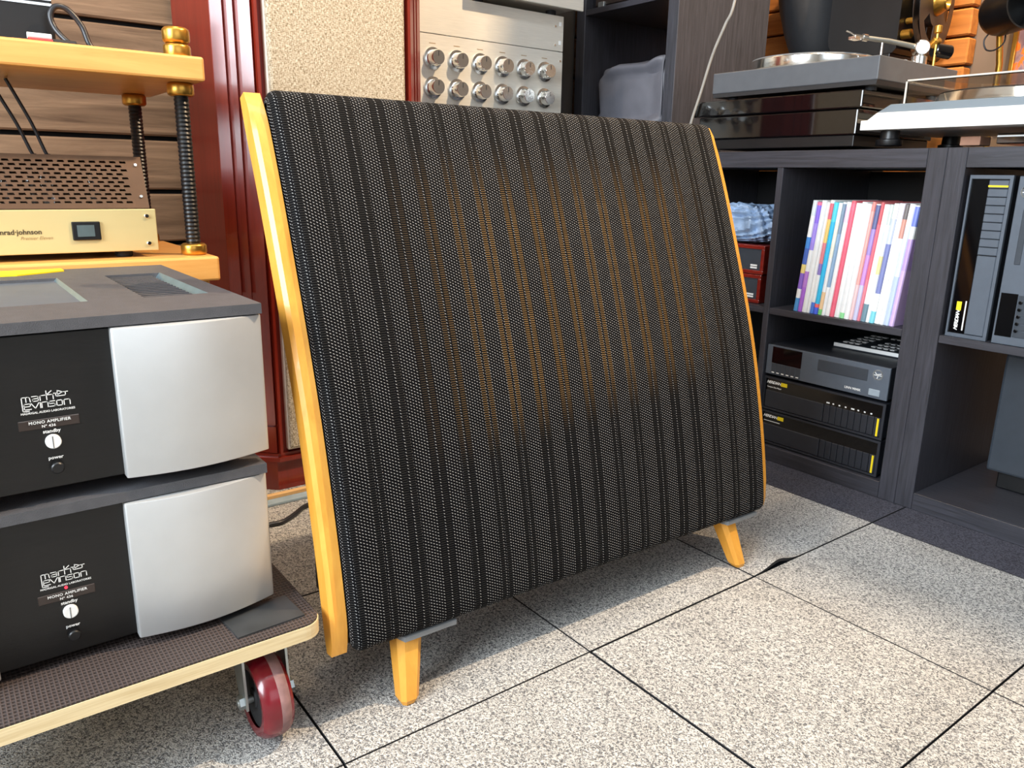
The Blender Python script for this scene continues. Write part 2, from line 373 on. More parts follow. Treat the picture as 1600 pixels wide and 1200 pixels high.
def text_bm(s, size, frame, origin, align='LEFT', shear=0.0, bold=0.0, space=1.0):
    c = bpy.data.curves.new('txt', 'FONT'); c.body = s; c.size = size; c.align_x = align; c.align_y = 'CENTER'; c.shear = shear; c.offset = bold; c.space_character = space; c.resolution_u = 2
    o = bpy.data.objects.new('txt', c); COL.objects.link(o)
    dg = bpy.context.evaluated_depsgraph_get(); me = bpy.data.meshes.new_from_object(o.evaluated_get(dg))
    bm = bmesh.new(); bm.from_mesh(me)
    ex, ey, en = frame; og = Vector(origin)
    for v in bm.verts: v.co = og + ex*v.co.x + ey*v.co.y + en*0.0006
    bpy.data.objects.remove(o); bpy.data.curves.remove(c); bpy.data.meshes.remove(me)
    return bm
def lettering(s, size, frame, origin, mat, parent, **kw):
    return obj('lettering', text_bm(s, size, frame, origin, **kw), mat, parent, smooth='keep')

# ================================================================ THE ROOM
XB, YR, XF, YL, ZC = -1.32, 1.34, 3.2, -3.2, 2.75
floor = struct(obj('floor', B().box(XB-0.1, XF+0.1, YL-0.1, YR+0.1, -0.10, -0.008), 'subfloor'))
struct(obj('ceiling', B().box(XB-0.1, XF+0.1, YL-0.1, YR+0.1, ZC, ZC+0.1), 'ceil'))
wall_back = struct(obj('wall_back', B().box(XB-0.1, XB, YL-0.1, YR+0.1, -0.1, ZC), 'walldark'))
wall_right = struct(obj('wall_right', B().box(XB, XF+0.1, YR, YR+0.1, -0.1, ZC), 'taupe'))
b = B(); b.box(XF, XF+0.1, YL-0.1, YR+0.1, -0.1, 0.8); b.box(XF, XF+0.1, YL-0.1, YR+0.1, 2.5, ZC); b.box(XF, XF+0.1, YL-0.1, -2.4, 0.8, 2.5); b.box(XF, XF+0.1, 0.6, YR+0.1, 0.8, 2.5)
struct(obj('wall_front', b, 'wallpaint'))
b = B(); b.box(XB-0.1, XF, YL-0.1, YL, -0.1, 0.8); b.box(XB-0.1, XF, YL-0.1, YL, 2.5, ZC); b.box(XB-0.1, -0.36, YL-0.1, YL, 0.8, 2.5); b.box(1.16, XF, YL-0.1, YL, 0.8, 2.5)
struct(obj('wall_left', b, 'wallpaint'))
w1 = struct(obj('window_1', B().box(-0.36, 1.16, YL-0.06, YL-0.05, 0.8, 2.5), 'bulb'))
for x in (-0.335, 0.40, 1.135): obj('window_frame', B().box(x-0.025, x+0.025, YL-0.08, YL-0.02, 0.8, 2.5, 0.004), 'silver', w1)
w2 = struct(obj('window_2', B().box(XF+0.05, XF+0.06, -2.4, 0.6, 0.8, 2.5), 'bulb'))
for y in (-2.38, -0.9, 0.58): obj('window_frame', B().box(XF+0.02, XF+0.08, y-0.025, y+0.025, 0.8, 2.5, 0.004), 'silver', w2)
# unseen beam, added to cut off the spotlight over the shelves
struct(obj('added_shade_beam', B().prism([(-1.31, 0.29), (1.6, 0.69), (1.6, 0.79), (-1.31, 0.39)], 'z', 1.86, 2.02), 'blackwood_h'))

# planks of the back wall
def plank_mesh(name, lx, ly, lz, mat):
    me = bpy.data.meshes.new(name); bb = B().box(0, lx, 0, ly, 0, lz, 0.004, 1); bb.bm.to_mesh(me); bb.bm.free(); me.materials.append(MT[mat]); return me
pm = plank_mesh('plank', 0.022, YR-YL, 0.112, 'plank'); zz = 0.0345 - 0.1225; k = 0
while zz < ZC-0.05:
    o = bpy.data.objects.new('plank', pm); COL.objects.link(o); o.parent = wall_back; o.location = (XB + random.uniform(0, 0.004), YL, max(zz, -0.005)); zz += 0.1225
pm2 = plank_mesh('plank', 0.94, 0.045, 0.070, 'plank_x'); zz = 0.027
while zz < ZC-0.05:
    o = bpy.data.objects.new('plank', pm2); COL.objects.link(o); o.parent = wall_right; o.location = (XB+0.012+random.uniform(-0.004, 0.004), YR-0.045, zz); zz += 0.0765

# carpet tiles
def tile_mesh(mat):
    me = bpy.data.meshes.new('carpet_tile'); bb = B().box(0, 0.3976, 0, 0.3976, -0.008, 0.0, 0.0006, 1); bb.bm.to_mesh(me); bb.bm.free(); me.materials.append(MT[mat]); me.materials.append(MT['rubber'])
    for pg in me.polygons: pg.material_index = 0 if pg.normal.z > 0.95 else 1   # dark rubber backing shows at the cut edges
    return me
tm, tmd = tile_mesh('carpet'), tile_mesh('carpet_dark')
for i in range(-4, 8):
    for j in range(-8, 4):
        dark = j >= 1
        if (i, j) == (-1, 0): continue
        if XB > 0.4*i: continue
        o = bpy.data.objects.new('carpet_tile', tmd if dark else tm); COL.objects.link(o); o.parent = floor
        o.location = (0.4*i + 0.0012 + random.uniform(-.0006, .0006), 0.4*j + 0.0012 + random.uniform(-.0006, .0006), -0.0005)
def curl(u, v):
    x, y = -0.3988 + 0.3976*u, 0.0012 + 0.3976*v
    lift = 0.0125*math.exp(-((y-0.072)/0.036)**2)*max(0, 1-(-x)/0.06)**1.5 if x > -0.06 else 0
    return x, y, lift
b = B(); b.grid(40, 60, lambda u, v: Vector(curl(u, v)))
top = {tuple(round(c, 5) for c in v.co[:2]): v for v in b.bm.verts}
edge = [e_ for e_ in b.bm.edges if len(e_.link_faces) == 1]
ret = bmesh.ops.extrude_edge_only(b.bm, edges=edge)
for v in ret['geom']:
    if isinstance(v, bmesh.types.BMVert): v.co.z -= 0.006
o = obj('carpet_tile', b, 'carpet', floor); o.data.materials.append(MT['rubber'])
for pg in o.data.polygons: pg.material_index = 0 if abs(pg.normal.z) > 0.5 else 1

# ceiling panel lamp housing and spotlights
t = thing('ceiling_panel_light', 'long white ceiling panel light above the aisle', 'ceiling light', (0.48, -0.45, ZC))
b = B(); b.box(0.32, 0.34, -1.62, 0.72, 2.69, ZC, 0.002); b.box(0.62, 0.64, -1.62, 0.72, 2.69, ZC, 0.002); b.box(0.34, 0.62, -1.62, -1.60, 2.69, ZC, 0.002); b.box(0.34, 0.62, 0.70, 0.72, 2.69, ZC, 0.002); obj('frame', b, 'white', t)
obj('back_plate', B().box(0.34, 0.62, -1.60, 0.70, 2.735, ZC), 'white', t)
for k, (p, aim, power, rad, cone) in enumerate(SPOTS):
    p = Vector(p); d = (Vector(aim)-p).normalized()
    t = thing('ceiling_spotlight', ['white ceiling spotlight nearest the window, over the low shelves', 'white ceiling spotlight aimed at the plank wall behind the turntables', 'white ceiling spotlight over the stacked amplifiers'][k], 'spotlight', (p.x, p.y, ZC), 'ceiling spotlights')
    obj('mount', B().cyl((p.x, p.y, ZC), (p.x, p.y, ZC-0.015), 0.05, 20, 0.003).tube([(p.x, p.y, ZC-0.01), tuple(p-d*0.1)], 0.008), 'white', t, True)
    c = p - d*0.03; bb = B().lathe([(0.0, -0.09), (0.045, -0.09), (0.052, -0.06), (0.055, 0.035), (0.050, 0.035), (0.046, -0.02), (0.0, -0.02)], c, d, 28)
    obj('housing', bb, 'white', t, True)
    ld = bpy.data.lights.new('spotlight_lamp', 'SPOT'); ld.energy = power; ld.color = WARM; ld.spot_size = R(cone); ld.spot_blend = 0.6; ld.shadow_soft_size = rad
    lo = bpy.data.objects.new('spotlight_lamp', ld); COL.objects.link(lo); lo.location = p + d*0.02; lo.rotation_euler = d.to_track_quat('-Z', 'Y').to_euler()

# ================================================================ ELECTROSTATIC LOUDSPEAKER (the main thing)
SPK = thing('panel_loudspeaker', 'large leaning panel loudspeaker with black striped woven cloth and honey wood side rails', 'loudspeaker', (-0.15, -0.333, 0), rz=R(-1.2))
PR = [(0.092, -0.066), (0.15, -0.0735), (0.25, -0.0925), (0.38, -0.124), (0.48, -0.155), (0.58, -0.190), (0.68, -0.227), (0.792, -0.274)]
def prof_x(z):
    # smooth cubic through the profile (Catmull-Rom)
    k = 0
    while k < len(PR)-2 and z > PR[k+1][0]: k += 1
    z0, x0 = PR[k]; z1, x1 = PR[k+1]; t = (z-z0)/(z1-z0)
    m0 = (PR[k+1][1]-PR[max(k-1, 0)][1])/(PR[k+1][0]-PR[max(k-1, 0)][0]); m1 = (PR[min(k+2, len(PR)-1)][1]-PR[k][1])/(PR[min(k+2, len(PR)-1)][0]-PR[k][0]); h = z1-z0
    return (2*t**3-3*t**2+1)*x0 + (t**3-2*t**2+t)*h*m0 + (-2*t**3+3*t**2)*x1 + (t**3-t**2)*h*m1 + 0.15
def frame_at(z):
    e = 0.004; t = Vector((prof_x(z+e)-prof_x(z-e), 0, 2*e)).normalized(); n = Vector((t.z, 0, -t.x)); return Vector((prof_x(z), 0, z)), t, n
# fabric skin : path = under-roll, front, over-roll ; across = side edge, corner, front, corner, side edge
path = []
z0, z1 = 0.108, 0.772; off = 0.015; rt = 0.020; rb = 0.016
P0, t0, n0 = frame_at(z0); c0 = P0 + n0*(off-rb)
for a in range(0, 7):
    th = math.pi*(1 - a/6)*0.75; path.append((c0 + rb*(math.cos(th)*n0 - math.sin(th)*t0), (math.cos(th)*n0 - math.sin(th)*t0).normalized()))
for k in range(1, 40):
    z = z0 + (z1-z0)*k/40; P, t, n = frame_at(z); path.append((P + n*off, n))
P1, t1, n1 = frame_at(z1); c1 = P1 + n1*(off-rt)
for a in range(0, 10):
    th = math.pi*a/9*0.98; path.append((c1 + rt*(math.cos(th)*n1 + math.sin(th)*t1), (math.cos(th)*n1 + math.sin(th)*t1).normalized()))
path.append((path[-1][0] - t1*0.05, path[-1][1]))
HW = 0.416; rc = 0.014; across = [(-HW, -0.036), (-HW, -rc)]
for a in range(1, 7):
    th = math.pi/2*a/6; across.append((-HW + rc - rc*math.cos(th), -rc + rc*math.sin(th)))
for k in range(1, 48): across.append((-HW + rc + (2*HW-2*rc)*k/48, 0))
for a in range(0, 7):
    th = math.pi/2*a/6; across.append((HW - rc + rc*math.sin(th), -rc + rc*math.cos(th)))
across.append((HW, -0.036))
bm = bmesh.new(); uvl = bm.loops.layers.uv.new('UVMap'); V = []; UV = []
sacc = 0
for i, (P, n) in enumerate(path):
    if i: sacc += (P - path[i-1][0]).length
    row = []; uvr = []; uacc = 0
    for j, (y, dn) in enumerate(across):
        if j: uacc += math.hypot(y-across[j-1][0], dn-across[j-1][1])
        dd = max(dn, -0.030) if 7 <= i <= len(path)-12 else max(dn, -0.016)
        row.append(bm.verts.new((P.x + n.x*dd, y, P.z + n.z*dd))); uvr.append((uacc, sacc))
    V.append(row); UV.append(uvr)
for i in range(len(V)-1):
    for j in range(len(across)-1):
        f = bm.faces.new((V[i][j], V[i][j+1], V[i+1][j+1], V[i+1][j]))
        for lp, (a, c) in zip(f.loops, ((i, j), (i, j+1), (i+1, j+1), (i+1, j))): lp[uvl].uv = UV[a][c]
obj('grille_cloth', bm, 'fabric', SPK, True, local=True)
# rails
def rail(sgn):
    yi, yo = 0.4185, 0.4395; sec = [(yi, 0.0), (yo-0.005, 0.0), (yo, -0.005), (yo, -0.030), (yi, -0.030)]
    zs = [0.090 + 0.700*k/40 for k in range(41)]; bm = bmesh.new(); rings = []
    for k, z in enumerate(zs):
        P, t, n = frame_at(min(max(z, 0.0925), 0.788)); P = Vector((prof_x(z) if 0.092 <= z <= 0.792 else P.x, 0, z))
        e = min(k, 40-k); sh = [0.010, 0.0042, 0.001][e] if e < 3 else 0
        ring = []
        for y, dn in sec:
            d = min(dn, -sh) if dn > -0.02 else dn + (sh if dn < -0.02 else 0)*0.4
            ring.append(bm.verts.new((P.x + n.x*d, sgn*y, P.z + n.z*d)))
        rings.append(ring)
    m = len(sec)
    for k in range(40):
        for q in range(m): bm.faces.new((rings[k][q], rings[k][(q+1) % m], rings[k+1][(q+1) % m], rings[k+1][q]))
    bm.faces.new(rings[0]); bm.faces.new(rings[-1])
    return bm
for s in (-1, 1): obj('side_rail', rail(s), 'honey', SPK, True, local=True)
# back panel, power unit, base beam
bm = bmesh.new(); A = []
for k in range(21):
    z = 0.10 + 0.66*k/20; P, t, n = frame_at(z)
    A.append([bm.verts.new((P.x+n.x*d, y, P.z+n.z*d)) for d in (-0.012, -0.060) for y in (-0.414, 0.414)])
for k in range(20):
    a, c = A[k], A[k+1]
    for q in ((0, 1), (1, 3), (3, 2), (2, 0)): bm.faces.new((a[q[0]], a[q[1]], c[q[1]], c[q[0]]))
bm.faces.new((A[0][0], A[0][1], A[0][3], A[0][2])); bm.faces.new((A[-1][0], A[-1][1], A[-1][3], A[-1][2]))
obj('back_panel', bm, 'black', SPK, local=True)
obj('power_unit', B().box(-0.105, 0.005, -0.390, 0.390, 0.088, 0.222, 0.006), 'black', SPK, local=True)
def leg_bm(top, bot, wt, wb):
    bm = bmesh.new(); rings = []
    for f in (0, 0.5, 0.93, 1.0):
        c = Vector(top)*(1-f) + Vector(bot)*f; w = wt*(1-f) + wb*f
        if f == 1.0: w *= 0.72
        q = w*0.24
        rings.append([bm.verts.new((c.x+x*w/2 - (0 if abs(x) < 1 else 0), c.y+y*w/2, c.z)) for x, y in ((1, -0.55), (0.62, -1), (-0.62, -1), (-1, -0.6), (-1, 0.6), (-0.62, 1), (0.62, 1), (1, 0.55))])
    for k in range(3):
        for q in range(8): bm.faces.new((rings[k][q], rings[k][(q+1) % 8], rings[k+1][(q+1) % 8], rings[k+1][q]))
    bm.faces.new(rings[0]); bm.faces.new(rings[-1]); return bm
for s in (-1, 1):
    obj('leg', leg_bm((0.062, s*0.328, 0.097), (0.098, s*0.345, 0.0), 0.040, 0.026), 'honey', SPK, False, local=True)
    obj('mounting_plate', B().prism([(0.094, s*0.328-0.016), (0.094, s*0.328+0.064), (0.050, s*0.328+0.072), (0.020, s*0.328+0.05), (0.020, s*0.328-0.03), (0.070, s*0.328-0.024)], 'z', 0.0865, 0.0935), 'greyfelt', SPK, False, local=True)
obj('leg', leg_bm((-0.075, 0.0, 0.092), (-0.20, 0.0, 0.0), 0.040, 0.026), 'honey', SPK, False, local=True)

# ================================================================ DOLLY, MAT, AMPLIFIERS
DZ = 0.155
D = thing('flat_dolly', 'low plywood dolly with ribbed dark top and red wheels under the stacked amplifiers', 'dolly', (-0.35, -1.06, 0))
def rrect(x0, x1, y0, y1, r, n=6):
    pts = []
    for cx, cy, a in ((x1-r, y1-r, 0), (x0+r, y1-r, 90), (x0+r, y0+r, 180), (x1-r, y0+r, 270)):
        for k in range(n+1):
            t = R(a + 90*k/n); pts.append((cx + r*math.cos(t), cy + r*math.sin(t)))
    return pts
obj('board', B().prism(rrect(-0.63, -0.0725, -1.34, -0.786, 0.024), 'z', DZ-0.021, DZ-0.0025), 'ply', D)
obj('top_sheet', B().prism(rrect(-0.63, -0.0735, -1.34, -0.787, 0.024), 'z', DZ-0.0025, DZ), 'dollytop', D)
def caster(x, y):
    fp = [(x-0.012, 0.046), (x+0.012, 0.046), (x+0.004, DZ-0.034), (x-0.042, DZ-0.034)]
    c = obj('caster', B().box(x-0.06, x+0.016, y-0.034, y+0.034, DZ-0.024, DZ-0.021, 0.001, 1).cyl((x-0.02, y, DZ-0.021), (x-0.02, y, DZ-0.031), 0.026, 20, 0.002)
            .prism(fp, 'y', y-0.0285, y-0.0255).prism(fp, 'y', y+0.0255, y+0.0285).box(x-0.042, x+0.004, y-0.0285, y+0.0285, DZ-0.036, DZ-0.031), 'steel', D)
    r, w = 0.0535, 0.021
    pr = [(0.036, -w*0.86), (0.046, -w*0.92), (0.051, -w*0.68), (r, -w*0.30), (r, w*0.30), (0.051, w*0.68), (0.046, w*0.92), (0.036, w*0.86)]
    wh = obj('wheel', B().lathe(pr, (x, y, r), (0, 1, 0), 40), 'wheel', c, True)
    obj('tread_wear', B().lathe([(r-0.0002, w*0.02), (r+0.0002, w*0.10), (r+0.0002, w*0.30), (0.0513, w*0.66), (0.0509, w*0.68)], (x, y, r+0.0002), (0, 1, 0), 40), 'wheelworn', c, True)
    obj('hub', B().lathe([(0, -w*0.8), (0.012, -w*0.8), (0.013, -w*0.7), (0.0365, -w*0.72), (0.0365, w*0.72), (0.013, w*0.7), (0.012, w*0.8), (0, w*0.8)], (x, y, r), (0, 1, 0), 32), 'rubber', c, True)
    obj('axle_bolt', B().cyl((x, y-0.036, r), (x, y+0.036, r), 0.005, 12, 0.001).cyl((x, y-0.0345, r), (x, y-0.0285, r), 0.009, 6).cyl((x, y+0.0285, r), (x, y+0.0345, r), 0.009, 6), 'steel', c, True)
for (x, y) in ((-0.112, -0.852), (-0.555, -0.852), (-0.112, -1.275), (-0.555, -1.275)): caster(x, y)
tag(obj('rubber_mat', B().prism([(-0.152, -0.892), (-0.090, -0.886), (-0.0935, -0.803), (-0.152, -0.806)], 'z', DZ, DZ+0.0022), 'matrubber'), 'small dark rubber mat lying at the corner of the dolly', 'mat')

ML = [  # strokes of the two-line brand mark, 0..102 wide
    [(13, -1), (0, -1), (0, 34), (14, 34), (17, 32), (18, 22)], [(9, 34), (9, 22)],
    [(22, 34), (33, 34), (35, 32), (35, 22), (24, 22), (23, 24), (23, 27), (24, 28), (35, 28)],
    [(39, 22), (39, 33), (41, 34), (50, 34)],
    [(53, 22), (53, 44)], [(53, 34), (64, 43)], [(55, 34), (65, 34), (67, 32), (67, 22)],
    [(69, 36), (77, 36)], [(73, 36), (73, 28), (94, 28), (94, 37)], [(77, 31.5), (77, 42), (88, 37), (77, 31.5)], [(88, 37), (99, 37)],
    [(3.5, 10.5), (17, 10.5), (17, 17), (5, 17), (3.5, 15), (3.5, 3), (18, 3)],
    [(19, 17), (27, 4), (35, 17)], [(38, 4), (38, 17)],
    [(41, 4), (41, 17), (52, 17), (54, 15), (54, 4)], [(69, 17), (58, 17), (57, 15), (57, 11), (68, 11), (69, 9), (69, 5), (68, 4), (57, 4)],
    [(73, 4), (73, 17), (85, 17), (85, 4), (73, 4)], [(89, 4), (89, 17), (100, 17), (102, 15), (102, 4)]]
def amplifier(z0, label, dy, lit, full):
    """z0: underside of the silver panels"""
    yc = -1.046 + dy; t = thing('mono_amplifier', label, 'amplifier', (-0.36, yc, z0-0.011 if not full else z0-0.015), 'stacked mono amplifiers')
    yl, yr = yc-0.225, yc+0.225; zt = z0+0.167
    obj('chassis', B().box(-0.598, -0.158, yl+0.012, yr-0.012, z0+0.003, zt, 0.003), 'black', t)
    obj('front_panel', B().box(-0.160, -0.150, yl+0.010, yr-0.010, z0+0.002, zt-0.001, 0.0012), 'blackbrushed', t)
    for s in (-1, 1):
        pts = []; inn, out = 0.0675, 0.2285
        for k in range(33):
            f = k/32; pts.append((-0.1455 + 0.0185*math.sin(math.pi*(0.12+0.80*f)) - 0.006*f, yc + s*(inn + (out-inn)*f)))
        pts += [(-0.162, yc+s*out), (-0.162, yc+s*inn)]
        obj('side_fascia', B().prism(pts, 'z', z0, zt, 0.0018), 'silverpanel', t, True)
    # lid with recesses
    ys = [yl+0.003, yc-0.203, yc-0.126, yc-0.078, yc+0.066, yc+0.126, yc+0.200, yr+0.003]; xs = [-0.604, -0.495, -0.252, -0.141]
    ys[3], ys[4] = yc-0.066, yc+0.066
    b = B(); za, zb = zt+0.0015, zt+0.0135
    for i in range(7):
        for j in range(3):
            if j == 1 and i in (1, 3, 5): continue
            b.box(xs[j], xs[j+1], ys[i], ys[i+1], za, zb)
    bmesh.ops.remove_doubles(b.bm, verts=b.bm.verts[:], dist=1e-5)
    obj('lid', b, 'lid', t)
    obj('lid_recess', B().box(xs[1], xs[2], ys[3], ys[4], za, zb-0.004), 'greydevice', t)
    for i in (1, 5):
        b = B()
        for k in range(15):
            x = xs[1] + 0.012 + k*(xs[2]-xs[1]-0.024)/14; b.prism([(x-0.003, zb-0.003), (x+0.003, zb-0.003), (x+0.003, za+0.001), (x-0.001, za+0.001)], 'y', ys[i]+0.002, ys[i+1]-0.012)
        obj('vent_grille', b, 'lid', t); obj('vent_well', B().box(xs[1], xs[2], ys[i], ys[i+1], za-0.0005, za+0.0005), 'black', t)
    for i in (3, 5):
        yy = ys[i+1]; obj('bevel_highlight', B().prism([(yy-0.006, zb-0.0075), (yy, zb+0.0003), (yy+0.0005, zb+0.0003), (yy, zb-0.0085)], 'x', xs[1], xs[2]), 'lidedge', t)  # chamfer of the recess, its bluish highlight painted in as a paler colour
    fz = t.location.z
    for x in (-0.19, -0.56):
        for s in (-1, 1): obj('foot', B().cyl((x, yc+s*0.18, fz), (x, yc+s*0.18, z0+0.004), 0.018, 20, 0.002), 'rubber', t, True)
    # front details
    cx = -0.1498; y0 = yc+0.003; sc = 0.0425/102
    lg = B()
    for st in ML: lg.ribbon([(p[0]*sc, p[1]*sc) for p in st], 0.00085, FX, (cx, y0-0.0215, z0+0.0885))
    obj('logo', lg, 'white', t, smooth='keep')
    lettering('MADRIGAL AUDIO LABORATORIES', 0.0031, FX, (cx, y0+0.0005, z0+0.0855), 'white', t, align='CENTER', bold=0.00006)
    obj('status_light', B().cyl((cx-0.001, y0+0.0, z0+0.0815), (cx+0.0008, y0+0.0, z0+0.0815), 0.0016, 12), 'redled' if lit else 'screen', t, True)
    obj('name_plate', B().box(cx-0.002, cx+0.0008, y0-0.0275, y0+0.0275, z0+0.0675, z0+0.0780, 0.0006, 1), 'darkbrown', t)
    lettering('MONO AMPLIFIER', 0.0044, FX, (cx+0.0009, y0+0.0005, z0+0.0750), 'white', t, align='CENTER', bold=0.00008, space=1.1)
    lettering('Nº 436', 0.0040, FX, (cx+0.0009, y0-0.001, z0+0.0703), 'white', t, align='CENTER', bold=0.00008, space=1.1)
    lettering('standby', 0.0052, FX, (cx, y0+0.001, z0+0.0640), 'white', t, align='CENTER', bold=0.0001)
    kn = obj('standby_button', B().cyl((cx-0.002, y0+0.001, z0+0.0530), (cx+0.005, y0+0.001, z0+0.0530), 0.0073, 28, 0.0008), 'white', t, True)
    obj('slot', B().box(cx+0.0049, cx+0.0053, y0+0.0002, y0+0.0008, z0+0.0465, z0+0.0595), 'rubber', kn)
    lettering('power', 0.0052, FX, (cx, y0+0.0015, z0+0.0350), 'white', t, align='CENTER', bold=0.0001)
    obj('power_button', B().cyl((cx-0.002, y0+0.0015, z0+0.0245), (cx+0.007, y0+0.0015, z0+0.0245), 0.0062, 24, 0.0012), 'black', t, True)
    return t
amplifier(0.166, 'lower of two stacked black amplifiers with silver side panels, standing on the dolly', -0.004, True, False)
amplifier(0.3615, 'upper of two stacked black amplifiers with silver side panels and vented lid', 0.002, False, True)
tag(obj('yellow_folder', B().prism([(-0.545, -1.14), (-0.5405, -1.02), (-0.572, -0.958), (-0.600, -0.958), (-0.600, -1.14)], 'z', 0.5421, 0.5440), 'yellow'), 'yellow paper sheet on the back of the upper black amplifier', 'paper')

# ================================================================ EQUIPMENT RACK ON THE LEFT
RK = thing('equipment_rack', 'wooden equipment rack with threaded black rods and brass nuts by the plank wall', 'rack', (-0.84, -1.01, 0))
XF0, XB0, YRK, YLK = -0.650, -1.022, -0.709, -1.315
BOARDS = [(0.060, 0.100), (0.505, 0.547), (0.832, 0.870)]
for (a, c) in BOARDS: obj('shelf_board', B().box(XB0, XF0, YLK, YRK, a, c, 0.004), 'rackwood', RK)
RODS = [(-0.700, -0.737), (-0.975, -0.752), (-0.700, -1.285), (-0.975, -1.285)]
for (x, y) in RODS:
    n = 130; prof = [(0, 0.02)]
    for k in range(n): prof += [(0.0125, 0.02 + 0.895*k/n), (0.0112, 0.02 + 0.895*(k+0.5)/n)]
    prof = prof if x > -0.8 else prof[:int(len(prof)*0.944)]
    prof.append((0, prof[-1][1]+0.001)); obj('threaded_rod', B().lathe(prof, (x, y, 0), (0, 0, 1), 14), 'black', RK, True)
    obj('spike_foot', B().lathe([(0, 0), (0.012, 0.004), (0.018, 0.03), (0.018, 0.06), (0, 0.06)], (x, y, 0), (0, 0, 1), 20), 'brass', RK, True)
    def nut(za, h, r=0.0215): obj('brass_nut', B().lathe([(0, 0), (r-0.004, 0), (r-0.001, h*0.10), (r, h*0.22), (r, h*0.78), (r-0.001, h*0.90), (r-0.004, h), (0, h)], (x, y, za), (0, 0, 1), 24), 'brass', RK, True)
    nut(0.100, 0.022); nut(0.4845, 0.0205); nut(0.547, 0.020); nut(0.8105, 0.0215); 
    if x > -0.8: nut(0.870, 0.022); nut(0.893, 0.024)
    else: obj('rod_cap', B().lathe([(0, 0), (0.016, 0), (0.016, 0.004), (0.012, 0.006), (0, 0.007)], (x, y, 0.870), (0, 0, 1), 20), 'steel', RK, True)

# tube amplifier on the rack
TA = thing('valve_amplifier', 'champagne gold valve amplifier with bronze perforated cage on the middle rack shelf', 'amplifier', (-0.80, -1.0, 0.547))
px = -0.690; y1 = -0.797; y0 = -1.235
obj('front_panel', B().box(px-0.008, px, y0, y1, 0.558, 0.6265, 0.0012), 'gold', TA)
obj('chassis', B().box(-0.98, px-0.008, y0+0.008, y1-0.008, 0.560, 0.6255, 0.002), 'bronze', TA)
for x in (-0.72, -0.95):
    for y in (y0+0.05, y1-0.05): obj('foot', B().cyl((x, y, 0.547), (x, y, 0.560), 0.014, 18, 0.002), 'rubber', TA, True)
# sloped cage front with real slots
ca, cb = Vector((px-0.012, 0, 0.6275)), Vector((px-0.046, 0, 0.711)); ey = (cb-ca).normalized(); Hc = (cb-ca).length
cy0, cy1 = y0+0.010, y1-0.006
def cp(y, h): q = ca + ey*h; return Vector((q.x, y, q.z))
b = B(); rows = 11; mh = 0.007; rh = (Hc-2*mh)/rows; cw = 0.0152; yR_ = cy1-0.024
def quad(bb, ya, yb, ha, hb):
    if yb-ya < 1e-6 or hb-ha < 1e-6: return
    bb.bm.faces.new([bb.bm.verts.new(cp(*q)) for q in ((ya, ha), (yb, ha), (yb, hb), (ya, hb))])
quad(b, cy0, cy1, 0, mh); quad(b, cy0, cy1, Hc-mh, Hc)
for r_ in range(rows):
    h0 = mh + rh*r_; h1 = h0+rh; s0 = h0+rh*0.24; s1 = h1-rh*0.24
    quad(b, cy0, cy1, h0, s0); quad(b, cy0, cy1, s1, h1)
    y = yR_ - (cw*0.5 if r_ % 2 else 0); yprev = cy1
    while y - cw > cy0+0.02:
        quad(b, y, yprev, s0, s1); ya = y - cw*0.66
        b.bm.faces.new([b.bm.verts.new(cp(*q)) for q in ((y, s0), (y, s1), (y-0.0012, s1))][:3]); yprev = ya; y -= cw
    quad(b, cy0, yprev, s0, s1)
obj('cage_front', b, 'bronze', TA)
bq = cb + Vector((-0.22, 0, 0))
b = B()
for yy in (cy0, cy1):
    b.bm.faces.new([b.bm.verts.new(v) for v in ((ca.x, yy, ca.z), (cb.x, yy, cb.z), (bq.x, yy, bq.z), (bq.x, yy, ca.z))])
b.bm.faces.new([b.bm.verts.new(v) for v in ((cb.x, cy0, cb.z), (cb.x, cy1, cb.z), (bq.x, cy1, bq.z), (bq.x, cy0, bq.z))])
b.bm.faces.new([b.bm.verts.new(v) for v in ((bq.x, cy0, ca.z), (bq.x, cy1, ca.z), (bq.x, cy1, bq.z), (bq.x, cy0, bq.z))])
obj('cage_hood', b, 'bronze', TA)
for y in (-0.875, -0.945, -0.965, -1.0, -1.06): obj('valve', B().lathe([(0, 0), (0.010, 0), (0.011, 0.02), (0.012, 0.05), (0.006, 0.064), (0, 0.066)], (px-0.075, y, 0.6255), (0, 0, 1), 16), 'bulb', TA, True)
sw = obj('power_switch', B().box(px-0.001, px+0.004, -0.925, -0.884, 0.578, 0.6075, 0.0015), 'black', TA); obj('rocker', B().prism([(px+0.004, -0.918), (px+0.008, -0.918), (px+0.0045, -0.893), (px+0.004, -0.893)], 'z', 0.584, 0.602), 'lidedge', sw)
for (y, z) in ((-0.812, 0.615), (-0.812, 0.570)): obj('screw', B().cyl((px, y, z), (px+0.003, y, z), 0.0035, 14, 0.0006), 'chrome', TA, True)
for h in (0.020, Hc-0.015):
    q = cp(cy1-0.010, h); obj('screw', B().cyl(q, q+Vector((0.002, 0, 0.001)), 0.0025, 12), 'chrome', TA, True)
lettering('conrad·johnson', 0.0106, FX, (px, -0.967, 0.5925), 'brownprint', TA, align='RIGHT', bold=0.00022)
lettering('Premier Eleven', 0.0072, FX, (px, -0.953, 0.5830), 'tanprint', TA, align='RIGHT', shear=0.3)

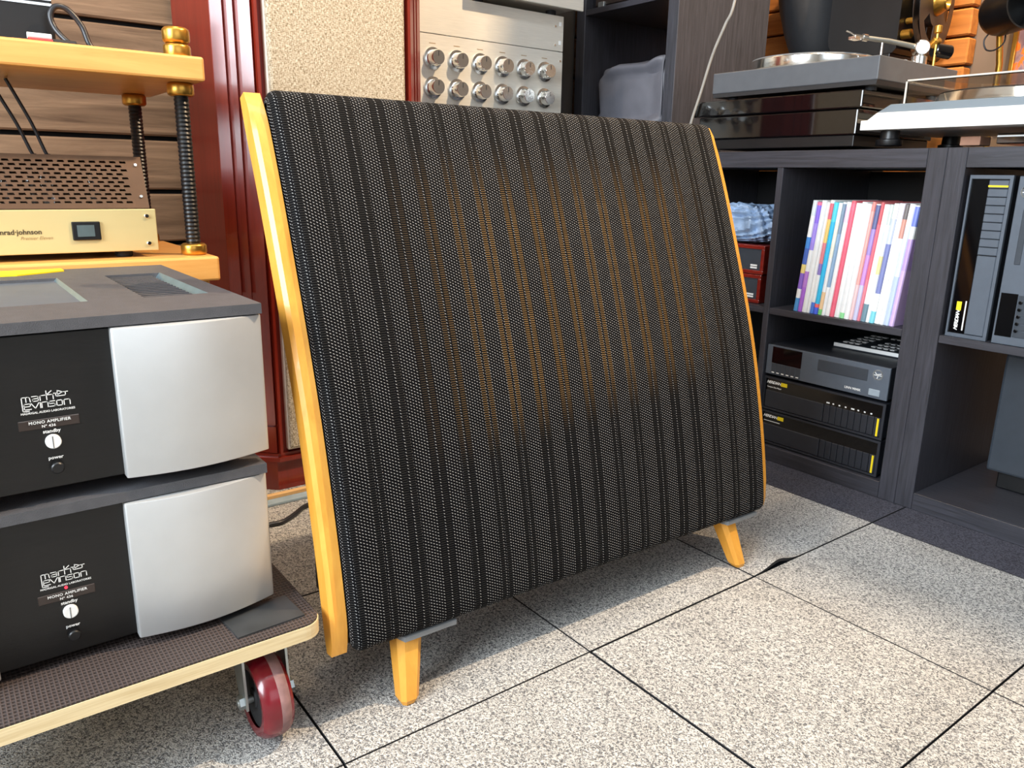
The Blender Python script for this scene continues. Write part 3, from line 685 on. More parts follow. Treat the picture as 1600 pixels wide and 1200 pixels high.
# things on the top board of the rack
t = thing('black_component', 'black audio component with two silver trim lines on the top rack shelf', 'audio component', (-0.90, -1.1, 0.870))
obj('case', B().box(-0.985, -0.810, -1.30, -0.897, 0.878, 1.02, 0.003), 'black', t)
obj('trim_line', B().box(-0.811, -0.8085, -1.30, -0.898, 0.944, 0.948), 'chrome', t); obj('trim_line', B().box(-0.811, -0.8085, -1.30, -0.898, 0.952, 0.9545), 'chrome', t)
for x in (-0.84, -0.96):
    for y in (-1.27, -0.93): obj('foot', B().cyl((x, y, 0.870), (x, y, 0.8785), 0.012, 16, 0.001), 'rubber', t, True)
def smooth_path(P, n=8):
    P = [Vector(p) for p in P]; out = []
    for i in range(len(P)-1):
        a, b_, c, d = P[max(i-1, 0)], P[i], P[i+1], P[min(i+2, len(P)-1)]
        for k in range(n):
            s = k/n; out.append(0.5*((2*b_) + (c-a)*s + (2*a-5*b_+4*c-d)*s*s + (3*b_-a-3*c+d)*s**3))
    out.append(P[-1]); return out
t = thing('looped_cable', 'grey and black cable standing up in a loop on the top rack shelf', 'cable', (-0.76, -0.88, 0.870))
obj('cable_jacket', B().tube(smooth_path([(-0.79, -0.80, 0.8748), (-0.775, -0.835, 0.8748), (-0.775, -0.853, 0.885), (-0.78, -0.862, 0.915), (-0.782, -0.880, 0.938), (-0.784, -0.897, 0.940), (-0.784, -0.905, 0.925), (-0.78, -0.900, 0.905), (-0.765, -0.885, 0.885), (-0.745, -0.868, 0.8752), (-0.740, -0.80, 0.8748), (-0.745, -0.765, 0.8748)]), 0.0045, 10), 'cable', t, True)
t = thing('audio_plug', 'audio plug with red and white sleeves and bare copper wires on the top rack shelf', 'plug', (-0.71, -0.93, 0.870))
obj('sleeve', B().cyl((-0.70, -0.950, 0.8745), (-0.70, -0.918, 0.8745), 0.0045, 16), 'red', t, True)
obj('sleeve', B().cyl((-0.7075, -0.950, 0.8830), (-0.7075, -0.918, 0.8830), 0.0045, 16), 'white', t, True)
obj('boot', B().cyl((-0.705, -0.918, 0.8755), (-0.705, -0.885, 0.8755), 0.0055, 16, 0.001).tube([(-0.705, -0.885, 0.8745), (-0.715, -0.85, 0.874), (-0.74, -0.80, 0.8735)], 0.0035, 8), 'rubber', t, True)
obj('bare_wire', B().tube([(-0.703, -0.950, 0.875), (-0.70, -0.97, 0.8745), (-0.705, -0.99, 0.8725)], 0.002, 6).tube([(-0.708, -0.950, 0.875), (-0.712, -0.968, 0.8745), (-0.71, -0.99, 0.8725)], 0.002, 6), 'copper', t, True)
for k, (ya, yb) in enumerate(((-0.985, -0.949), (-0.961, -0.928))):
    tag(obj('hanging_wire', B().tube(smooth_path([(-0.85, ya-0.012, 0.8318), (-0.85, ya+0.002, 0.80), (-0.85, (ya+yb)/2+0.002, 0.76), (-0.85, yb, 0.715), (-0.85, yb+0.006, 0.7112)]), 0.0028, 8), 'cable', None, True), ['thin black wire hanging down to the gold valve amplifier, the left one', 'thin black wire hanging down to the gold valve amplifier, the right one'][k], 'wire', 'wires above the valve amplifier')

# ================================================================ TALL MAHOGANY LOUDSPEAKER
T = thing('tower_loudspeaker', 'tall mahogany loudspeaker with fluted corners and beige cloth grille', 'loudspeaker', (-1.0, -0.378, 0))
fx, Z0, Z1 = -0.862, 0.088, 1.46
yl_, yr_ = -0.612, -0.146; ch = 0.058
obj('cabinet', B().prism([(-1.19, yl_), (-1.19, yr_), (fx-ch-0.004, yr_), (fx-0.006, yr_-ch), (fx-0.006, yl_+ch), (fx-ch-0.004, yl_)], 'z', Z0, Z1), 'mahogany_flat', T)
def pilaster(A, C, flip):
    """fluted strip across the chamfer from A (side) to C (front)"""
    A, C = Vector(A), Vector(C); d = C-A; l = d.length; d.normalize(); n = Vector((1, -1 if not flip else 1)).normalized()
    def q(f, h): v = A + d*(l*f) + n*h; return (v.x, v.y)
    hi, lo = 0.004, -0.010
    pts = [q(0, -0.012), q(0, hi), q(.30, hi), q(.30, lo), q(.42, lo), q(.42, hi), q(.57, hi), q(.57, lo), q(.70, lo), q(.70, hi), q(1, hi), q(1, -0.012)]
    b = B().prism(pts, 'z', 0.155, Z1-0.05); full = [q(0, -0.012), q(0, hi), q(1, hi), q(1, -0.012)]
    b.prism(full, 'z', Z0+0.002, 0.150); b.prism(full, 'z', Z1-0.05, Z1-0.002)
    return b, q
for s in (0, 1):
    if s == 0: b, q = pilaster((fx-ch, yl_+0.002), (fx, yl_+ch+0.002), False)
    else: b, q = pilaster((fx-ch, yr_-0.002), (fx, yr_-ch-0.002), True)
    p = obj('fluted_pilaster', b, 'mahogany', T)
    for f0, f1 in ((.30, .42), (.57, .70)): obj('flute_shade_strip', B().prism([q(f0+.002, -0.0115), q(f0+.002, -0.0088), q(f1-.002, -0.0088), q(f1-.002, -0.0115)], 'z', 0.156, Z1-0.051), 'walldark', p)  # black strips put the shade inside the flutes into colour
    for f0, f1 in ((.30, .42), (.57, .70)): obj('flute_bridge', B().prism([q(f0, -0.009), q(f0, 0.002), q(f1, 0.002), q(f1, -0.009)], 'z', 0.400, 0.445), 'mahogany', p)
for y in (yl_+ch+0.004, yr_-ch-0.004-0.006): obj('front_lip', B().box(fx-0.01, fx+0.012, y, y+0.006, Z0, Z1-0.03), 'mahogany', T)
obj('grille_frame', B().box(fx-0.006, fx+0.008, -0.531, -0.221, 0.094, Z1-0.04, 0.003), 'frame_white', T)
obj('grille_cloth', B().box(fx+0.002, fx+0.017, -0.528, -0.224, 0.097, Z1-0.044, 0.006), 'cloth_beige', T)
def oct_(e): return [(-1.19-e, yl_-e), (-1.19-e, yr_+e), (fx-ch-0.004+e*0.4, yr_+e), (fx-0.006+e, yr_-ch-e*0.1), (fx-0.006+e, yl_+ch+e*0.1), (fx-ch-0.004+e*0.4, yl_-e)]
obj('plinth', B().prism(oct_(0.002), 'z', 0.0, 0.072).prism(oct_(0.016), 'z', 0.070, 0.080).prism(oct_(0.009), 'z', 0.080, 0.088), 'mahogany', T)
obj('top_moulding', B().prism(oct_(0.012), 'z', Z1, Z1+0.03), 'mahogany', T)

# ================================================================ SILVER UNITS BEHIND THE PANEL LOUDSPEAKER
st = thing('equipment_stand', 'low black equipment stand hidden behind the panel loudspeaker', 'stand', (-1.14, 0.12, 0))
for z in (0.02, 0.40, 0.765): obj('shelf_board', B().box(-1.27, -1.005, -0.13, 0.36, z, z+0.025, 0.002), 'blackwood_h', st)
for x in (-1.26, -1.035):
    for y in (-0.12, 0.33): obj('leg', B().box(x, x+0.02, y, y+0.02, 0, 0.765, 0.001), 'black', st)
sx = -1.0
def rack_unit(name, label, z0, z1):
    t = thing(name, label, 'audio unit', (-1.12, 0.115, z0), 'silver rack units')
    obj('faceplate', B().box(sx-0.006, sx, -0.134, 0.352, z0, z1, 0.001, 1), 'silver', t); obj('case', B().box(-1.25, sx-0.006, -0.12, 0.345, z0+0.001, z1-0.001, 0.002), 'silver', t)
    return t
t = rack_unit('rack_crossover', 'brushed silver unit with two rows of large round knobs behind the panel loudspeaker', 0.790, 1.0220)
KY = [-0.062 + 0.0700*k for k in range(6)]
for z in (0.967, 0.900):
    for y in KY:
        k = obj('knob', B().lathe([(0.0, 0.0), (0.0255, 0.0), (0.0255, 0.004), (0.019, 0.005), (0.0175, 0.028), (0.0165, 0.0295), (0, 0.0295)], (sx, y, z), (1, 0, 0), 28), 'chrome', t, True)
        obj('pointer', B().box(sx+0.0293, sx+0.0302, y-0.0007, y+0.0007, z+0.003, z+0.014), 'rubber', k)
for y in KY: obj('lettering', B().box(sx, sx+0.0004, y-0.009, y+0.009, 1.0005, 1.0020), 'tanprint', t)
obj('screw', B().cyl((sx, 0.342, 0.999), (sx+0.002, 0.342, 0.999), 0.003, 12), 'chrome', t, True)
t = rack_unit('silver_unit', 'plain brushed silver unit lying on the unit with knobs', 1.0235, 1.1120)
for z in (1.038, 1.085):
    obj('screw', B().cyl((sx, 0.322, z), (sx+0.002, 0.322, z), 0.0026, 12), 'chrome', t, True); obj('rack_slot', B().box(sx-0.0005, sx+0.0004, 0.336, 0.344, z+0.002, z+0.012), 'white', t)
t = thing('silver_amplifier', 'silver component overhanging the plain silver unit at the top of the stack', 'audio unit', (-1.1, 0.24, 1.112))
obj('case', B().box(-1.24, sx+0.03, 0.05, 0.375, 1.128, 1.24, 0.003), 'silver', t); obj('front_panel', B().box(sx+0.03, sx+0.038, 0.04, 0.388, 1.124, 1.245, 0.0015), 'silver', t)
for x in (-1.2, -1.03):
    for y in (0.09, 0.33): obj('foot', B().cyl((x, y, 1.112), (x, y, 1.1285), 0.014, 16), 'rubber', t, True)

# ================================================================ SHELVING
def cube_shelf(name, label, x0, ncol, z0, nrow, yf, cat='shelf', inner=0.016, outer=0.038, cell=0.335, depth=0.39):
    w = 2*outer + ncol*cell + (ncol-1)*inner; h = 2*outer + nrow*cell + (nrow-1)*inner
    t = thing(name, label, cat, (x0+w/2, yf+depth/2, z0)); e = 0.0006
    for xa in (x0, x0+w-outer): obj('side_panel', B().box(xa, xa+outer, yf, yf+depth, z0, z0+h, 0.0012, 1), 'blackwood', t)
    for za in (z0, z0+h-outer): obj('top_panel' if za > z0 else 'bottom_panel', B().box(x0+outer+e, x0+w-outer-e, yf+0.0005, yf+depth, za, za+outer, 0.0008, 1), 'blackwood_h', t)
    for c in range(1, ncol):
        xa = x0+outer+c*cell+(c-1)*inner; obj('divider', B().box(xa, xa+inner, yf+0.001, yf+depth, z0+outer+e, z0+h-outer-e, 0.0008, 1), 'blackwood', t)
    for r_ in range(1, nrow):
        za = z0+outer+r_*cell+(r_-1)*inner
        for c in range(ncol):
            xa = x0+outer+c*(cell+inner); obj('shelf_board', B().box(xa+e, xa+cell-e, yf+0.002, yf+depth, za, za+inner, 0.0008, 1), 'blackwood_h', t)
    return t
YF = 0.540
SA = cube_shelf('cube_shelf', 'low black cube shelf holding magazines and stacked players', -0.789, 2, 0, 2, YF)
obj('back_panel', B().box(-0.407, -0.070, 0.9305, 0.936, 0.03, 0.722), 'black', SA); obj('back_panel', B().box(-0.76, -0.520, 0.9305, 0.936, 0.03, 0.722), 'black', SA)  # black sheets added behind the open compartments to keep them dark
SB = cube_shelf('cube_shelf', 'low black cube shelf at the right edge, with upright players', -0.0265, 2, 0, 2, YF)
ST = cube_shelf('tall_cube_shelf', 'tall black cube shelf with a grey cloth bag, behind the panel loudspeaker', -1.209, 1, 0.092, 4, 0.580)
obj('plinth', B().box(-1.20, -0.806, 0.60, 0.96, 0.0, 0.0915), 'black', ST)

t = thing('gap_filler_box', 'added black filler box that darkens the gap between the silver units and the tall shelf', 'cabinet', (-1.25, 0.48, 0))  # black box added so the gap beside the tall shelf stays dark
obj('body', B().box(-1.292, -1.215, 0.392, 0.576, 0.0, 1.50, 0.003), 'black', t); obj('door', B().box(-1.214, -1.206, 0.396, 0.572, 0.01, 1.49, 0.002), 'black', t); obj('knob', B().cyl((-1.206, 0.41, 0.75), (-1.19, 0.41, 0.75), 0.008, 16, 0.002), 'steel', t, True)
# grey bag in the tall shelf
def bagfn(u, v):  # box-ish soft bag as a closed lat-long surface
    th = math.pi*v; ph = 2*math.pi*u
    sx_, sy_, sz_ = math.sin(th)*math.cos(ph), math.sin(th)*math.sin(ph), math.cos(th)
    def sq(a, e): return math.copysign(abs(a)**e, a)
    X, Y, Z = sq(sx_, 0.28), sq(sy_, 0.28), sq(sz_, 0.24)
    dent = 0.016*math.sin(5*X+3*Z)*math.cos(4*Z+2*Y) + 0.009*math.sin(11*Z-6*X+4*Y)
    top = max(0, Z)
    return Vector((-1.016 + 0.144*X + 0.006*dent, 0.735 + (0.115 + dent*0.8)*Y, 0.936 + 0.099*Z*(1 + 0.04*X*top - 0.10*top*(0.5+0.5*math.sin(5*X))) + 0.25*dent*top + 0.016*top*max(0, X)**3*max(0, -Y)))
BG = thing('cloth_bag', 'grey nylon bag with piped seams inside the tall black shelf', 'bag', (-1.025, 0.735, 0.832))
b = B().grid(72, 48, bagfn); bmesh.ops.remove_doubles(b.bm, verts=b.bm.verts[:], dist=1e-5)
zmin = min(v.co.z for v in b.bm.verts)
for v in b.bm.verts: v.co.z += 0.8345 - zmin
obj('body', b, 'bag', BG, True)
obj('piping', B().tube(smooth_path([(-0.889, 0.632, 0.840), (-0.885, 0.628, 0.90), (-0.888, 0.630, 0.97), (-0.886, 0.628, 1.01), (-0.884, 0.632, 1.030)]), 0.0028, 8), 'bag', BG, True)
t = thing('dark_component', 'dark brown component with a silver corner on the upper tier of the tall shelf', 'audio component', (-1.0, 0.76, 1.183))
obj('case', B().box(-1.15, -0.86, 0.60, 0.94, 1.190, 1.30, 0.003), 'darkbrown', t); obj('corner_foot', B().box(-1.13, -1.105, 0.592, 0.62, 1.1832, 1.20, 0.002), 'steel', t); obj('corner_foot', B().box(-0.90, -0.875, 0.592, 0.62, 1.1828, 1.20, 0.002), 'steel', t); obj('corner_foot', B().box(-1.0, -0.99, 0.90, 0.92, 1.1828, 1.20), 'steel', t)

# ---------------------------------------------------------------- magazines
MZ = 0.389
def mag_mat(name, blocks):
    """colour blocks printed along the spine (object Z, metres)"""
    m, nt, b_ = new_mat(name); tc = N(nt, 'ShaderNodeTexCoord'); sp = N(nt, 'ShaderNodeSeparateXYZ'); L(nt, tc.outputs['Object'], sp.inputs[0])
    z = math_n(nt, 'DIVIDE', sp.outputs[2], 0.27); rp = ramp(nt, [(p, lin(tuple(v*0.74 + 246*0.26 for v in c))) for p, c in blocks]); rp.color_ramp.interpolation = 'CONSTANT'
    L(nt, z, rp.inputs[0]); no = N(nt, 'ShaderNodeTexNoise'); no.inputs['Scale'].default_value = 50; L(nt, tc.outputs['Object'], no.inputs['Vector'])
    r2 = ramp(nt, [(0.3, (0.93, 0.93, 0.93)), (0.7, (1, 1, 1))]); L(nt, no.outputs['Fac'], r2.inputs[0])
    mx = N(nt, 'ShaderNodeMix', data_type='RGBA', blend_type='MULTIPLY'); mx.inputs[0].default_value = 1; L(nt, rp.outputs[0], mx.inputs[6]); L(nt, r2.outputs[0], mx.inputs[7])
    L(nt, mx.outputs[2], b_.inputs['Base Color']); b_.inputs['Roughness'].default_value = 0.35; return m
WH = (240, 240, 240)
SPEC = [  # thickness, blocks, what the spine looks like
    (9, [(0, (30, 120, 200)), (.12, WH), (.2, (110, 60, 190)), (.34, (230, 200, 90)), (.42, (20, 60, 170)), (.56, (20, 110, 210)), (.66, WH), (.84, (210, 225, 230))], 'blue, white and yellow patchwork spine, first magazine from the left'),
    (8, [(0, (150, 60, 200)), (.22, (170, 90, 200)), (.36, WH), (.55, (140, 110, 230)), (.78, (110, 70, 220)), (.93, (240, 80, 130))], 'violet spine with a pink top, second magazine from the left'),
    (9, [(0, WH), (.55, (236, 238, 240))], 'plain white spine beside the violet one, third magazine from the left'),
    (6, [(0, (244, 243, 240)), (.5, WH)], 'thin white spine, fourth magazine from the left'),
    (8, [(0, (30, 90, 210)), (.10, WH), (.34, (110, 90, 180)), (.44, (226, 100, 110)), (.62, (240, 190, 80)), (.82, (220, 70, 90)), (.95, WH)], 'spine in blue, red and orange blocks, fifth magazine from the left'),
    (8, [(0, (30, 60, 220)), (.06, (235, 60, 60)), (.09, (0, 170, 230)), (.8, (40, 200, 226)), (.97, WH)], 'cyan blue spine, sixth magazine from the left'),
    (8, [(0, (90, 200, 90)), (.05, (240, 190, 130)), (.2, WH), (.5, (240, 236, 214)), (.8, WH)], 'cream spine with a green foot, seventh magazine from the left'),
    (6, [(0, WH), (.25, (110, 150, 190)), (.7, (90, 120, 150)), (.95, WH)], 'steel blue spine, eighth magazine from the left'),
    (9, [(0, WH), (.8, (238, 200, 226)), (.93, WH)], 'white spine with a pale pink top, ninth magazine from the left'),
    (8, [(0, (235, 60, 90)), (.9, (228, 70, 100)), (.96, (220, 50, 70))], 'bright red spine, tenth magazine from the left'),
    (10, [(0, WH), (.9, (244, 244, 244))], 'wide plain white spine right of the red one, eleventh magazine from the left'),
    (9, [(0, (120, 220, 130)), (.05, WH)], 'white spine with a mint foot, twelfth magazine from the left'),
    (9, [(0, WH)], 'plain white spine, thirteenth magazine from the left'),
    (6, [(0, (240, 190, 190)), (.3, (240, 150, 140)), (.9, (232, 110, 100))], 'salmon pink spine, fourteenth magazine from the left'),
    (8, [(0, (190, 190, 230)), (.3, (190, 120, 210)), (.55, (140, 110, 200)), (.76, (50, 60, 120)), (.95, WH)], 'purple spine with a navy top, fifteenth magazine from the left'),
    (6, [(0, (220, 90, 110)), (.35, (226, 70, 90)), (.8, (200, 50, 60))], 'crimson spine, sixteenth magazine from the left'),
    (9, [(0, (70, 110, 130)), (.15, WH), (.6, (214, 224, 224)), (.75, WH)], 'white spine with a teal foot, seventeenth magazine from the left'),
    (7, [(0, WH), (.4, (240, 220, 130)), (.55, WH), (.8, (190, 205, 200))], 'white spine with a yellow block, eighteenth magazine from the left'),
    (8, [(0, (90, 200, 220)), (.1, WH), (.25, (90, 100, 170)), (.65, (190, 200, 230)), (.85, WH)], 'slate blue spine with an aqua foot, nineteenth magazine from the left'),
    (10, [(0, WH), (.85, (236, 226, 240))], 'wide white spine with a lilac tint, twentieth magazine from the left'),
    (7, [(0, WH), (.7, (200, 120, 100)), (.85, (70, 60, 60))], 'white spine with a brown and black top, third from the right end'),
    (9, [(0, (170, 190, 220)), (.4, (206, 220, 238)), (.8, WH)], 'pale blue spine, second from the right end of the magazines'),
    (8, [(0, (200, 160, 225)), (.45, (180, 140, 220)), (.7, WH), (.8, (80, 100, 210)), (.95, WH)], 'lilac spine with a blue top, last magazine on the right'),
]
lean = R(4.6); x = -0.340
for k, (th, blocks, desc) in enumerate(SPEC):
    w = th/1000*1.365; h = 0.262 + random.uniform(-0.003, 0.004); mg = mag_mat('magazine_spine_%d' % k, blocks); yd = 0.549 + random.uniform(0, 0.003)
    t = thing('magazine', 'magazine with ' + desc, 'magazine', (x, yd, MZ+0.0004), 'magazines leaning on the low shelf'); t.rotation_euler = (0, lean, 0)
    w2 = w*math.cos(lean)*0.97
    bb = B().prism([(0.0, 0.004), (0.0015, 0.001), (w2*0.5, 0.0), (w2-0.0015, 0.001), (w2, 0.004), (w2, 0.205), (w2-0.0012, 0.205), (w2-0.0012, 0.006), (0.0012, 0.006), (0.0012, 0.205), (0.0, 0.205)], 'z', w2*math.sin(lean)*0.98, h)
    obj('cover', bb, mg, t, local=True); obj('pages', B().box(0.0013, w2-0.0013, 0.0062, 0.202, w2*math.sin(lean)*0.98+0.001, h-0.001), 'white', t, local=True)
    x += w/math.cos(lean)*0.985

# ---------------------------------------------------------------- hi-fi components in the low shelf
yF = 0.552
def strokes_ring(b, c, r, w, frame, org, n=24):
    pts = [(c[0]+r*math.cos(2*math.pi*k/n), c[1]+r*math.sin(2*math.pi*k/n)) for k in range(n+1)]; b.ribbon(pts, w, frame, org)
def round_logo(parent, c, r, frame, org):
    b = B(); strokes_ring(b, c, r, r*0.22, frame, org)
    for a in (90, 210, 330):
        b.ribbon([(c[0]+0.15*r*math.cos(R(a+180)), c[1]+0.15*r*math.sin(R(a+180))), (c[0]+r*math.cos(R(a)+0.9), c[1]+r*math.sin(R(a)+0.9))], r*0.16, frame, org)
    b.ribbon([(c[0]-0.8*r, c[1]-0.1*r), (c[0]+0.8*r, c[1]-0.1*r)], r*0.14, frame, org)
    obj('logo', b, 'white', parent, smooth='keep')
def logo_bar(parent, frame, org, s=1.0):
    """slanted brand word with a yellow block, small product line underneath"""
    lettering('MERIDIAN', 0.0098*s, frame, org, 'white', parent, shear=0.35, bold=0.0003*s, space=0.86)
    ex, ey, en = frame; o = Vector(org) + ex*0.0455*s
    b = B(); b.ribbon([(0, 0), (0.0085*s, 0)], 0.0095*s, frame, o); obj('yellow_mark', b, 'yellow', parent, smooth='keep')
# stacked disc players
def low_unit(label, z0, h, line2, dots):
    x0, x1 = -0.399, -0.081; t = thing('disc_player', label, 'audio player', (-0.24, 0.72, z0), 'stacked black players in the low shelf')
    obj('case', B().box(x0+0.002, x1-0.002, yF+0.006, 0.86, z0+0.004, z0+h, 0.002), 'anthracite', t)
    obj('front_frame', B().box(x0, x1, yF, yF+0.006, z0+0.003, z0+0.008).box(x0, x1, yF, yF+0.006, z0+h-0.005, z0+h).box(x1-0.006, x1, yF, yF+0.006, z0+0.008, z0+h-0.005).box(x0, x0+0.004, yF, yF+0.006, z0+0.008, z0+h-0.005), 'anthracite', t)
    obj('display_band', B().box(x0+0.004, x1-0.006, yF+0.003, yF+0.006, z0+h*0.60, z0+h-0.005), 'screen', t)
    obj('drawer', B().box(x0+0.006, x0+0.168, yF+0.0005, yF+0.006, z0+0.009, z0+h*0.60, 0.0012, 1), 'anthracite', t)
    for k in range(9):
        xa = x0+0.170+k*0.0157; bt = obj('key', B().box(xa, xa+0.0145, yF+0.0005, yF+0.006, z0+0.009, z0+h*0.60, 0.001, 1), 'anthracite', t)
        if k == 8: obj('yellow_stripe', B().box(xa+0.007, xa+0.0115, yF-0.0005, yF+0.001, z0+0.010, z0+h*0.585), 'yellow', bt)
        elif dots: obj('lettering', B().box(xa+0.004, xa+(0.012 if k in (0, 4) else 0.008), yF+0.0025, yF+0.003, z0+h*0.64, z0+h*0.675), 'white', t)
    logo_bar(t, FY, (x0+0.006, yF+0.003, z0+h*0.835))
    if line2: lettering(line2, 0.0048, FY, (x0+0.008, yF+0.003, z0+h*0.70), 'white', t, bold=0.00012)
    else: obj('lettering', B().box(x0+0.008, x0+0.055, yF+0.0024, yF+0.003, z0+h*0.685, z0+h*0.70), 'white', t)
    for xx in (x0+0.03, x1-0.03):
        for yy in (yF+0.04, 0.83): obj('foot', B().cyl((xx, yy, z0), (xx, yy, z0+0.0045), 0.01, 14), 'rubber', t, True)
    return t
low_unit('bottom black player with a yellow stripe in the low shelf stack', 0.0382, 0.088, None, False)
low_unit('middle black player with white key marks and a yellow stripe, under the slate grey player', 0.1265, 0.088, 'Compact Disc Player', True)
CD = thing('disc_player', 'slate grey disc player on top of the stack, with a round white emblem', 'audio player', (-0.24, 0.72, 0.215))
x0, x1, z0, z1 = -0.398, -0.081, 0.222, 0.297
obj('case', B().box(x0+0.001, x1-0.001, yF+0.004, 0.88, z0, z1, 0.002), 'anthracite', CD); obj('front_panel', B().box(x0, x1, yF-0.002, yF+0.004, z0, z1-0.0005, 0.001, 1), 'greydevice', CD)
obj('display', B().box(x0+0.016, x0+0.098, yF-0.0028, yF-0.001, z0+0.030, z1-0.004), 'screen', CD)
for k in range(6):
    xa = x0+0.016+k*0.0137; kb = obj('key', B().box(xa+0.0006, xa+0.0131, yF-0.0034, yF-0.001, z0+0.003, z0+0.029, 0.0006, 1), 'greydevice2', CD); obj('key_mark', B().box(xa+0.003, xa+0.0105, yF-0.0038, yF-0.0033, z0+0.005, z0+0.0075), 'white', kb)
obj('disc_tray', B().box(x0+0.142, x1-0.050, yF-0.0032, yF-0.001, z0+0.036, z1-0.012, 0.001, 1), 'greydevice2', CD)
round_logo(CD, (0, 0), 0.0105, FY, (x1-0.027, yF-0.002, z1-0.020)); lettering('LINN MIMIK', 0.0075, FY, (x1-0.062, yF-0.002, z0+0.0115), 'white', CD, align='RIGHT', bold=0.00018)
obj('power_key', B().box(x1-0.043, x1-0.017, yF-0.0045, yF-0.001, z0+0.006, z0+0.021, 0.001, 1), 'palebutton', CD)
for xx in (x0+0.03, x1-0.03):
    for yy in (yF+0.04, 0.84): obj('foot', B().cyl((xx, yy, 0.215), (xx, yy, z0+0.001), 0.011, 14), 'rubber', CD, True)
RM = thing('remote_control', 'flat remote control with many white keys on the slate grey disc player', 'remote', (-0.21, 0.74, 0.297))
c0_, ex_ = Vector((-0.286, 0.661, 0.297)), Vector((0.152, 0.004, 0)).normalized(); ey_ = Vector((-0.004, 0.152, 0)).normalized()
def rmq(u, v, z): q = c0_ + ex_*u + ey_*v; return (q.x, q.y, 0.297+z)
def slab(pts, za, zb, bev=0.0): return B().prism([(p[0], p[1]) for p in pts], 'z', 0.297+za, 0.297+zb, bev)
obj('body', slab([rmq(0, 0, 0), rmq(0.20, 0, 0), rmq(0.20, 0.185, 0), rmq(0, 0.185, 0)], 0.0, 0.012, 0.0015), 'greydevice2', RM)
obj('front_edge', slab([rmq(0.0, -0.0015, 0), rmq(0.20, -0.0015, 0), rmq(0.20, 0.001, 0), rmq(0.0, 0.001, 0)], 0.003, 0.0118, 0.0005), 'white', RM)
kk = [(u, v) for v in range(5) for u in range(3)] + [(u+4.6, v+0.0) for v in range(3) for u in range(4)] + [(u+3.4, 4) for u in range(7)] + [(u+9.4, v) for v in range(3) for u in range(2)]
for (u, v) in kk:
    a = 0.012+u*0.0155; c = 0.020+v*0.034
    obj('key', slab([rmq(a, c, 0), rmq(a+0.0105, c, 0), rmq(a+0.0105, c+0.013, 0), rmq(a, c+0.013, 0)], 0.012, 0.0135), 'white', RM)
# upright players in the right shelf
zS = 0.3895
U1 = thing('upright_player', 'black player standing on end at the left of the right shelf, with a yellow line', 'audio player', (0.06, 0.70, zS))
xa, xb, za, zb = 0.0185, 0.097, zS, zS+0.3205
obj('case', B().box(xa+0.001, xb-0.001, yF+0.008, 0.88, za, zb, 0.002), 'anthracite', U1)
obj('front_frame', B().box(xa, xa+0.0035, yF, yF+0.008, za, zb).box(xb-0.006, xb, yF, yF+0.008, za, zb).box(xa+0.0035, xb-0.006, yF, yF+0.008, za, za+0.007).box(xa+0.0035, xb-0.006, yF, yF+0.008, zb-0.007, zb), 'greydevice', U1)
obj('display_band', B().box(xa+0.0035, xa+0.034, yF+0.004, yF+0.008, za+0.007, zb-0.007), 'screen', U1)
obj('drawer', B().box(xa+0.036, xb-0.007, yF+0.0008, yF+0.008, za+0.008, za+0.166, 0.0012, 1), 'greydevice', U1)
for k in range(9):
    zk = za+0.168+k*0.0160; bt = obj('key', B().box(xa+0.036, xb-0.007, yF+0.0008, yF+0.008, zk, zk+0.0146, 0.001, 1), 'greydevice', U1)
    if k == 8: obj('yellow_stripe', B().box(xa+0.036, xb-0.007, yF-0.0003, yF+0.0015, zk+0.002, zk+0.0055), 'yellow', bt)
logo_bar(U1, FYV, (xa+0.017, yF+0.004, za+0.013)); obj('lettering', B().box(xa+0.0285, xa+0.031, yF+0.0034, yF+0.004, za+0.014, za+0.074), 'white', U1)
U2 = thing('upright_player', 'slate grey player standing on end at the right edge of the picture', 'audio player', (0.15, 0.70, zS))
xa, xb = 0.108, 0.188
obj('case', B().box(xa+0.001, xb-0.001, yF+0.004, 0.88, za, zb-0.002, 0.002), 'anthracite', U2); obj('front_panel', B().box(xa, xb, yF-0.002, yF+0.004, za, zb-0.0015, 0.001, 1), 'greydevice', U2)
round_logo(U2, (0, 0), 0.0105, FY, (xa+0.018, yF-0.002, zb-0.030)); obj('disc_tray', B().box(xa+0.016, xa+0.027, yF-0.0032, yF-0.001, za+0.155, zb-0.062, 0.001, 1), 'greydevice2', U2)
obj('display', B().box(xa+0.004, xa+0.034, yF-0.003, yF-0.001, za+0.016, za+0.100), 'screen', U2)
for k in range(6): obj('key', B().box(xa+0.0355, xa+0.060, yF-0.0036, yF-0.001, za+0.017+k*0.0137, za+0.0295+k*0.0137, 0.0006, 1), 'greydevice2', U2); 
for k in range(5): obj('key_lamp', B().cyl((xa+0.041, yF-0.0035, za+0.030+k*0.0137), (xa+0.041, yF-0.0075, za+0.030+k*0.0137), 0.0032, 14, 0.0008), 'screen', U2, True)
# cabinet in the lower right compartment
t = thing('subwoofer_cabinet', 'dark blue grey cabinet in the lower compartment of the right shelf', 'loudspeaker', (0.20, 0.80, 0.038))
obj('cabinet', B().box(0.085, 0.33, 0.70, 0.915, 0.082, 0.345, 0.006), 'greydevice2', t); obj('foot_plate', B().box(0.10, 0.30, 0.73, 0.91, 0.0382, 0.082, 0.003), 'black', t)

